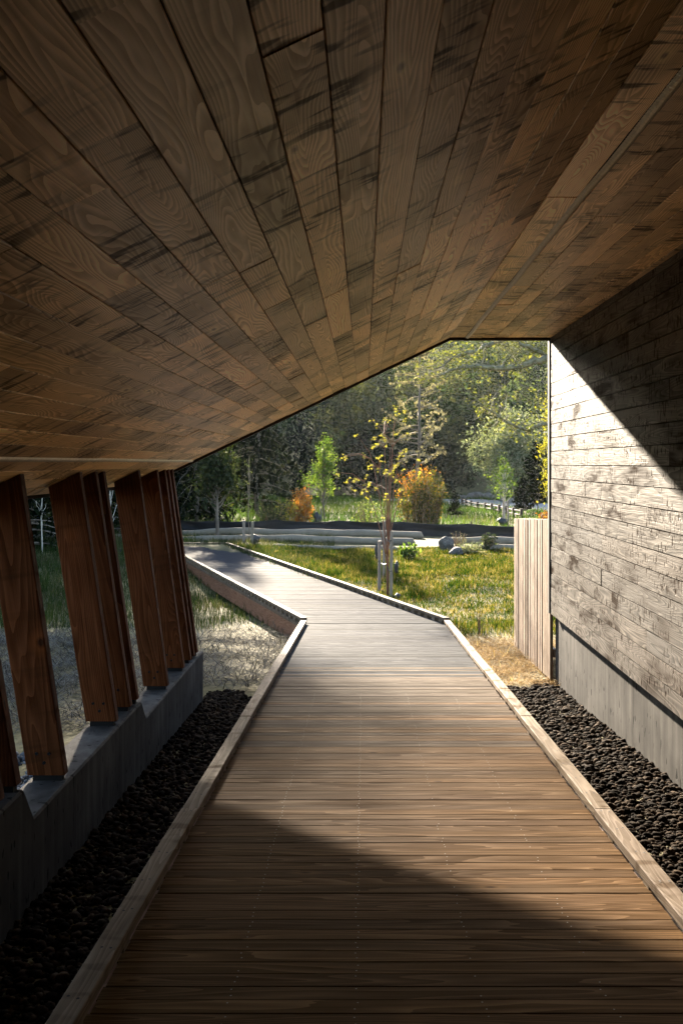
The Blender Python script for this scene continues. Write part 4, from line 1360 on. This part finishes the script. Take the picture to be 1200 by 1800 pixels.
# ------------------------------------------------------------------ young maple with large yellow leaves, its stakes and bags
r = np.random.default_rng(99)
mz = 19.7
mb = gpt(X_(681, mz), mz)
maple = empty("maple_tree", mb, "young multi stemmed maple with drooping yellow leaves beside the boardwalk", "tree")
clus = [(60, 920), (300, 915), (195, 640), (450, 490), (590, 385), (630, 445), (690, 250), (710, 310), (820, 330), (820, 420), (550, 630), (570, 675), (430, 670), (480, 725), (415, 785), (590, 745),
        (490, 910), (530, 975), (850, 830), (780, 850), (785, 910), (720, 1020), (470, 1070), (385, 1045), (600, 1130), (670, 1110), (825, 1090), (940, 1075), (1045, 1095), (1030, 1190), (210, 1220),
        (75, 1215), (60, 1260), (325, 1175), (145, 1340), (330, 1280), (360, 1330), (370, 1250), (435, 1345), (580, 1385), (700, 1190), (740, 1240), (790, 1360), (800, 1480), (395, 1615), (700, 605), (830, 660)]
tops = [(560, 620), (700, 330), (640, 800), (400, 950), (300, 1250), (760, 900), (900, 1130), (500, 1080), (690, 560)]
M0 = MB()
trunk_top = mb + np.array([0, 0, 1.05])
M0.tube(curve_pts(mb - [0, 0, 0.1], trunk_top, 6, 0, 0.006, r), np.linspace(0.030, 0.024, 6), 8)
stems = []
for (a, b) in tops:
    e = px(600 + a / 7.5, 680 + b / 7.5, mz + r.normal(0, 0.35))
    st = mb + np.array([r.normal(0, 0.012), r.normal(0, 0.012), r.uniform(0.55, 1.05)])
    P = curve_pts(st, e, 10, 0, 0.0, r)
    mid_ = (st[:2] * 0.75 + e[:2] * 0.25)
    t = np.linspace(0, 1, 10)[:, None]
    P[:, :2] = st[:2] * (1 - t) ** 2 + 2 * t * (1 - t) * mid_ + e[:2] * t ** 2
    M0.tube(P, np.linspace(0.016, 0.004, 10), 6)
    stems.append(P)
AP = np.vstack(stems)
# a lobed drooping leaf, local -Z down, attached at the origin
def maple_leaf(k):
    rr = np.random.default_rng(200 + k)
    lobes = [(-1.9, 0.55), (-1.35, 0.38), (-0.95, 0.85), (-0.5, 0.5), (0.0, 1.0), (0.5, 0.5), (0.95, 0.85), (1.35, 0.38), (1.9, 0.55)]
    V = [(0, 0, 0)]
    for a, l in lobes:
        l *= rr.uniform(0.85, 1.1)
        x, y_ = math.sin(a) * l, math.cos(a) * l
        V.append((x, y_ * 0.75, -0.55 * (x * x + y_ * y_) - 0.12 * abs(x)))
    V = np.array(V) * 0.058
    T = [(0, i, i + 1) for i in range(1, 9)]
    return mesh_np("leaf", V, T, None, False, (M_lf_maple,))


lm = [maple_leaf(k) for k in range(5)]
clus += [(a + r.normal(0, 90), b + r.normal(0, 90)) for a, b in clus if r.random() < 0.6]
for (a, b) in clus:
    e = px(600 + a / 7.5, 680 + b / 7.5, mz + r.normal(0, 0.4))
    dd = np.linalg.norm(AP - e, axis=1) + 0.9 * np.maximum(0, AP[:, 2] - e[2] + 0.10)
    st = AP[int(np.argmin(dd))]
    L = np.linalg.norm(e - st)
    P = curve_pts(st, e, 6, 0.10 * L, 0.02 * L, r)
    M0.tube(P, np.linspace(0.006, 0.002, 6), 4, cap=False)
    for k in range(int(r.integers(3, 6))):
        az = r.uniform(0, 2 * math.pi)
        M = Matrix.Translation(Vector(e + r.normal(0, 0.028, 3))) @ Matrix.Rotation(az, 4, 'Z') @ Matrix.Rotation(float(r.normal(-0.55, 0.35)), 4, 'X') @ Matrix.Scale(float(r.uniform(0.7, 1.05)), 4)
        link(bpy.data.objects.new("leaf", lm[int(r.integers(0, 5))]), maple, M)
M0.build("stems", M_barkR, maple, smooth=True)


def stake(label, a, ytop, ybase, zz_, w=0.05, group="stakes holding the young maple"):
    xx = X_(a, zz_)
    gz = float(ground_z(xx, zz_))
    zt = -(ytop - 814) / F * zz_
    h = w / 2; e = 0.004
    m = MB()
    ring = [(-h, -h + e), (-h + e, -h), (h - e, -h), (h, -h + e), (h, h), (-h, h)]
    V = [(xx + u, zz_ + v, gz - 0.2) for u, v in ring] + [(xx + u * 0.97 + 0.012, zz_ + v, zt + (0.006 if u > 0 else 0)) for u, v in ring]
    m.add(V, quads=[(k, (k + 1) % 6, (k + 1) % 6 + 6, k + 6) for k in range(6)] + [(6, 7, 8, 9), (6, 9, 10, 11)])
    o = m.build("wooden_stake", M_stake, None, M=frame((xx, zz_, gz), (0, 0, 1), (1, 0, 0)))
    return tag(o, label, "stake", group)


stake("leftmost grey wooden stake beside the maple trunk", 666, 951, 1041, 20.6, 0.066)
stake("tallest wooden stake standing behind the maple trunk", 674, 916, 1012, 22.6, 0.062)
stake("reddish wooden stake at the maple, nearest the curb", 687, 934, 1052, 19.55, 0.062)
stake("left stake beside the bare sapling at the boardwalk corner", 428, 915, 962, 33.2, 0.085, "stakes at the bare sapling")
stake("right stake beside the bare sapling at the boardwalk corner", 443, 917, 962, 33.0, 0.085, "stakes at the bare sapling")
stake("stake against the small bright green tree", 564, 893, 922, 44.2, 0.07, "stakes beyond the silt fence")
stake("left stake of the slender tree before the rail fence", 884, 880, 921, 44.6, 0.07, "stakes beyond the silt fence")
stake("right stake of the slender tree before the rail fence", 892, 880, 921, 44.8, 0.07, "stakes beyond the silt fence")

M_rub = plain("black_rubber", (0.012, 0.013, 0.014), 0.55, 0.4)


def tie(A, B, label):
    m = MB(); P = curve_pts(A, B, 9, -0.04)
    m.tube(P, [0.012] * 9, 6)
    return tag(m.build("rubber_tie", M_rub, None, True, loc=P[4]), label, "tie", "rubber ties on the maple")


tie(px(666, 986, 20.55), px(680, 991, 19.75), "black rubber tie from the leftmost stake to the maple trunk")
tie(px(687, 1004, 19.5), px(680, 994, 19.7), "lower black rubber tie from the reddish stake to the maple trunk")
tie(px(687, 950, 19.5), px(680, 946, 19.7), "upper black rubber tie from the reddish stake to the maple trunk")


def bag(label, c, w, h, seed):
    """slumped black plastic bag"""
    rr = np.random.default_rng(seed)
    n, s_ = 9, 12
    V = []
    for k in range(n):
        f = k / (n - 1)
        rad = w * (0.35 + 0.65 * math.sin(math.pi * min(1, f * 0.62 + 0.12)) ** 0.8) * (1 - 0.75 * max(0, f - 0.7) / 0.3)
        for j in range(s_):
            a = 2 * math.pi * j / s_
            q_ = rad * (1 + 0.22 * math.sin(3 * a + 4 * f + seed) + rr.normal(0, 0.05))
            V.append((c[0] + math.cos(a) * q_ + 0.15 * w * math.sin(5 * f + seed), c[1] + math.sin(a) * q_ * 0.8, c[2] + f * h))
    V.append((c[0], c[1], c[2])); V.append((c[0] + 0.1 * w, c[1], c[2] + h))
    qd = [(k * s_ + j, k * s_ + (j + 1) % s_, (k + 1) * s_ + (j + 1) % s_, (k + 1) * s_ + j) for k in range(n - 1) for j in range(s_)]
    tr = [((j + 1) % s_, j, n * s_) for j in range(s_)] + [((n - 1) * s_ + j, (n - 1) * s_ + (j + 1) % s_, n * s_ + 1) for j in range(s_)]
    m = MB(); m.add(V, tris=tr, quads=qd)
    return tag(m.build("watering_bag", M_rub, None, True, loc=c), label, "watering bag", "black tree watering bags")


p = px(662, 983, 20.9); bag("black bag hanging on the leftmost maple stake", p, 0.035, 0.34, 2)
p = px(697, 1008, 20.2); bag("black bag bulging behind the reddish maple stake", p, 0.045, 0.26, 3)
p = gpt(X_(698, 19.4), 19.4); bag("squat black bag on the grass right of the reddish stake", p, 0.06, 0.13, 4)
p = gpt(X_(447, 33.1), 33.1); bag("black bag at the foot of the bare sapling", p, 0.16, 0.30, 5)
p = gpt(X_(557, 43.9), 43.9); bag("black bag at the foot of the small bright green tree", p, 0.16, 0.62, 6)
p = gpt(X_(883, 44.4), 44.4); bag("black bag at the foot of the slender tree before the rail fence", p, 0.22, 0.38, 7)

# dry weed by the straw, low plants by the boulders
shrub("dry_weed", "single dry brown weed stalk on the lawn edge", X_(843, 15.1), 15.1, 0.46, 0.07, M_lf_lichen, 5, 16, 0.022, 41, 0.7, fuzz=0.018, cat="plant")
shrub("low_plant", "grey green bushy plant behind the blocky boulder", X_(825, 30.3), 30.3, 0.42, 0.50, M_lf_silver, 40, 26, 0.05, 42, 0.6, fuzz=0.05, cat="plant")
shrub("low_plant", "dark spiky plant before the jute rolls at the screen", X_(857, 31.5), 31.5, 0.62, 0.28, M_lf_dark, 22, 18, 0.09, 43, 0.7, fuzz=0.04, cat="plant")
shrub("low_plant", "bright green tuft in the lawn right of the maple", X_(721, 28), 28, 0.5, 0.30, M_lf_green, 40, 18, 0.09, 44, 0.7, fuzz=0.03, cat="plant")
shrub("low_plant", "tan dry weeds beside the upright grey boulder", X_(806, 31.4), 31.4, 0.75, 0.30, M_lf_lichen, 26, 12, 0.04, 45, 0.7, fuzz=0.03, cat="plant")

# ------------------------------------------------------------------ oak limbs reaching in from behind the wall corner
r = np.random.default_rng(123)
ob = gpt(7.9, 31.0)
oak = empty("oak_tree", ob, "mossy oak whose crooked limbs reach in past the wall corner", "tree")
m = MB()
tp = np.array([ob - [0, 0, 0.2], ob + [0.1, 0, 1.6], ob + [-0.1, 0.1, 3.2], ob + [0.3, 0.2, 5.0], ob + [0.2, 0.4, 7.5], ob + [0.6, 0.3, 10.0]])
m.tube(tp, [0.34, 0.28, 0.26, 0.22, 0.15, 0.05], 10)
limb_px = [([(1040, 585), (1000, 612), (967, 629), (941, 636), (915, 642), (879, 648), (850, 645), (827, 643), (801, 647), (775, 660)], 30, 0.14, 0.03),
           ([(1030, 560), (990, 600), (967, 628), (948, 618), (932, 612), (912, 600), (890, 585)], 30.5, 0.115, 0.03),
           ([(960, 560), (905, 590), (873, 599), (850, 611), (827, 619), (808, 626), (792, 629), (772, 645), (750, 655)], 31.5, 0.10, 0.016),
           ([(1030, 735), (990, 740), (967, 742), (948, 750), (928, 755), (902, 749), (886, 736), (866, 723), (850, 716)], 29, 0.08, 0.012),
           ([(1035, 560), (1000, 520), (960, 480), (900, 440), (830, 420)], 31, 0.12, 0.03),
           ([(1050, 540), (1080, 460), (1130, 380), (1200, 340)], 32, 0.13, 0.03)]
Pl = []
for pts, zz_, r0, r1 in limb_px:
    dz = np.linspace(0.8, -0.9, len(pts)) + r.normal(0, 0.12, len(pts))
    P = np.array([px(a, b, zz_ + d) for (a, b), d in zip(pts, dz)])
    st = tp[int(np.argmin(np.linalg.norm(tp - P[0], axis=1)))]
    P = np.vstack([st, P])
    # resample with small kinks
    s_ = np.linspace(0, len(P) - 1, 3 * len(P))
    Q_ = np.stack([np.interp(s_, range(len(P)), P[:, c]) for c in range(3)], -1)
    Q_[1:] += r.normal(0, 0.025, Q_[1:].shape)
    m.tube(Q_, np.linspace(r0 * 1.15, r1, len(Q_)), 7)
    # side twigs
    for k in range(4, len(Q_)):
        for _ in range(2):
            if r.random() < 0.72:
                d = np.array([-0.5 + r.normal(0, 0.7), r.normal(0, 0.6), r.normal(0.15, 0.6)])
                L = r.uniform(0.25, 0.85)
                d = d / np.linalg.norm(d) * L
                T_ = curve_pts(Q_[k], Q_[k] + d, 5, 0.05, 0.04, r)
                m.tube(T_, np.linspace(0.018, 0.004, 5), 5, cap=False)
                for u in range(1, 5):
                    if r.random() < 0.8:
                        e = T_[u] + r.normal(0, 0.13, 3)
                        m.tube(curve_pts(T_[u], e, 3, 0.02), [0.006, 0.004, 0.003], 4, cap=False)
                        Pl.append(e + r.normal(0, 0.06, (int(r.integers(3, 11)), 3)))
m.build("trunk", M_barkM, oak, smooth=True)
V, Q = leaf_quads(r, np.vstack(Pl), 0.070, 0.6)
build_leaves("crown", V, Q, M_lf_oak, oak)
# moss and lichen tufts hanging under the limbs
MBm = leaf_quads(r, np.vstack([px(a, b + 2.0, zz_) + r.normal(0, 0.05, (26, 3)) for pts, zz_, _, _ in limb_px for (a, b) in pts]), 0.07, 0.35, 1.0)
build_leaves("moss", MBm[0], MBm[1], M_lf_lichen, oak)

# ------------------------------------------------------------------ wooded hillside: one mass of crowns
def wood_mass(name, label, spots, leaf, per_clump, mat, seed):
    rng = np.random.default_rng(seed)
    VV, QQ, CC, n0 = [], [], [], 0
    for (x, y, H, R, col, nc, kind) in spots:
        b = gpt(x, y)
        if kind == 0:
            C, P = crown_points(rng, b + np.array([0, 0, H * 0.55]), (R, R, H * 0.5), nc, per_clump, R * 0.16, -0.9, 0.4)
        elif kind == 2:                    # bare twiggy brush
            C, P = crown_points(rng, b + np.array([0, 0, H * 0.5]), (R, R, H * 0.5), nc, per_clump, R * 0.22, -0.9, 0.6)
        else:                              # cone
            u = rng.uniform(0.05, 1, nc); a = rng.uniform(0, 6.283, nc)
            rr = R * (1 - u) * rng.uniform(0.55, 1.0, nc)
            C = b + np.stack([np.cos(a) * rr, np.sin(a) * rr, u * H], -1)
            P = (C[:, None, :] + rng.normal(0, 1, (nc, per_clump, 3)) * np.array([R * 0.14, R * 0.14, R * 0.08])).reshape(-1, 3)
        V, Q = leaf_quads(rng, P, leaf * (0.7 + 0.5 * R / 4), 0.55 if kind != 2 else 0.12, 0.3 if kind == 1 else -0.5 if kind == 2 else 0.0)
        VV.append(V); QQ.append(Q + n0); n0 += len(V)
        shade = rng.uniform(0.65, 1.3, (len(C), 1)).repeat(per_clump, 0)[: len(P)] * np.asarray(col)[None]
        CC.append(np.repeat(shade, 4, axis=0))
    V = np.vstack(VV); Q = np.vstack(QQ); Cc = np.vstack(CC)
    me = mesh_np(name, V, None, Q, False, (mat,))
    at = me.attributes.new("tint", 'FLOAT_COLOR', 'POINT')
    at.data.foreach_set("color", np.hstack([Cc, np.ones((len(Cc), 1))]).astype(np.float32).ravel())
    return tag(link(bpy.data.objects.new(name, me)), label, "woodland", kind="stuff")


M_wood = leafmat("woodland_leaves", [(0.0, (0.5, 0.5, 0.5)), (1.0, (1.35, 1.35, 1.25))], 0.52, attr="tint", gloss=0.0)
r = np.random.default_rng(314)
spots = []
y = 80.0
while y < 205:
    stp = 4.2 + 0.018 * (y - 80)
    for x in np.arange(-0.40 * y, 0.215 * y, stp):
        xx = x + r.normal(0, stp * 0.28); yy = y + r.normal(0, 1.4)
        u = xx / yy                            # -0.2 .. 0.2 across the view
        if y < 90 and u > 0.085 and y < 88: pass
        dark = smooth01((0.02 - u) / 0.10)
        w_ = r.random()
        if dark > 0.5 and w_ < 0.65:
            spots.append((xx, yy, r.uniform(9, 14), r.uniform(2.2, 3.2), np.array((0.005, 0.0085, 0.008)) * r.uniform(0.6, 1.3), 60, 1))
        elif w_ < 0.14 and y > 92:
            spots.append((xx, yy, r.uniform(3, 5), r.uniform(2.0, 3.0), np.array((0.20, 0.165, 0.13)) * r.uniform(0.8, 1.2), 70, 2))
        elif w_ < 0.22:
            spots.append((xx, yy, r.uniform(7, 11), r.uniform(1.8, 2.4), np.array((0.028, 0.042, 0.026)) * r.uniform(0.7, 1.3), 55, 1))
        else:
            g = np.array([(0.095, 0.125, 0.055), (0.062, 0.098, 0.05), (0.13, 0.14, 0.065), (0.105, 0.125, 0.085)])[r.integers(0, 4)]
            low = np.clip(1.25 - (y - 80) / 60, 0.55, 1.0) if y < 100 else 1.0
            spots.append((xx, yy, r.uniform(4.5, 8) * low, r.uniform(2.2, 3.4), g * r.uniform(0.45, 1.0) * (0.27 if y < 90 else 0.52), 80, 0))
    y += stp
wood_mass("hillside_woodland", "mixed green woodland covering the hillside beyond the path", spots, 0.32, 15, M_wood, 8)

# ------------------------------------------------------------------ thin morning haze
hz = MB(); hz.box(-505, 505, -155, 705, -6.0, 140.0)
t = NT("haze")
pv_ = t.n("ShaderNodeVolumePrincipled")
pv_.inputs['Color'].default_value = (0.86, 0.92, 1.0, 1.0)
pv_.inputs['Density'].default_value = 0.00008
for nm_ in ('Density Attribute', 'Temperature Attribute', 'Color Attribute'):
    pv_.inputs[nm_].default_value = ''
pv_.inputs['Anisotropy'].default_value = 0.2
t.t.links.new(pv_.outputs[0], t.out.inputs['Volume'])
tag(hz.build("haze", t.m), kind="stuff")
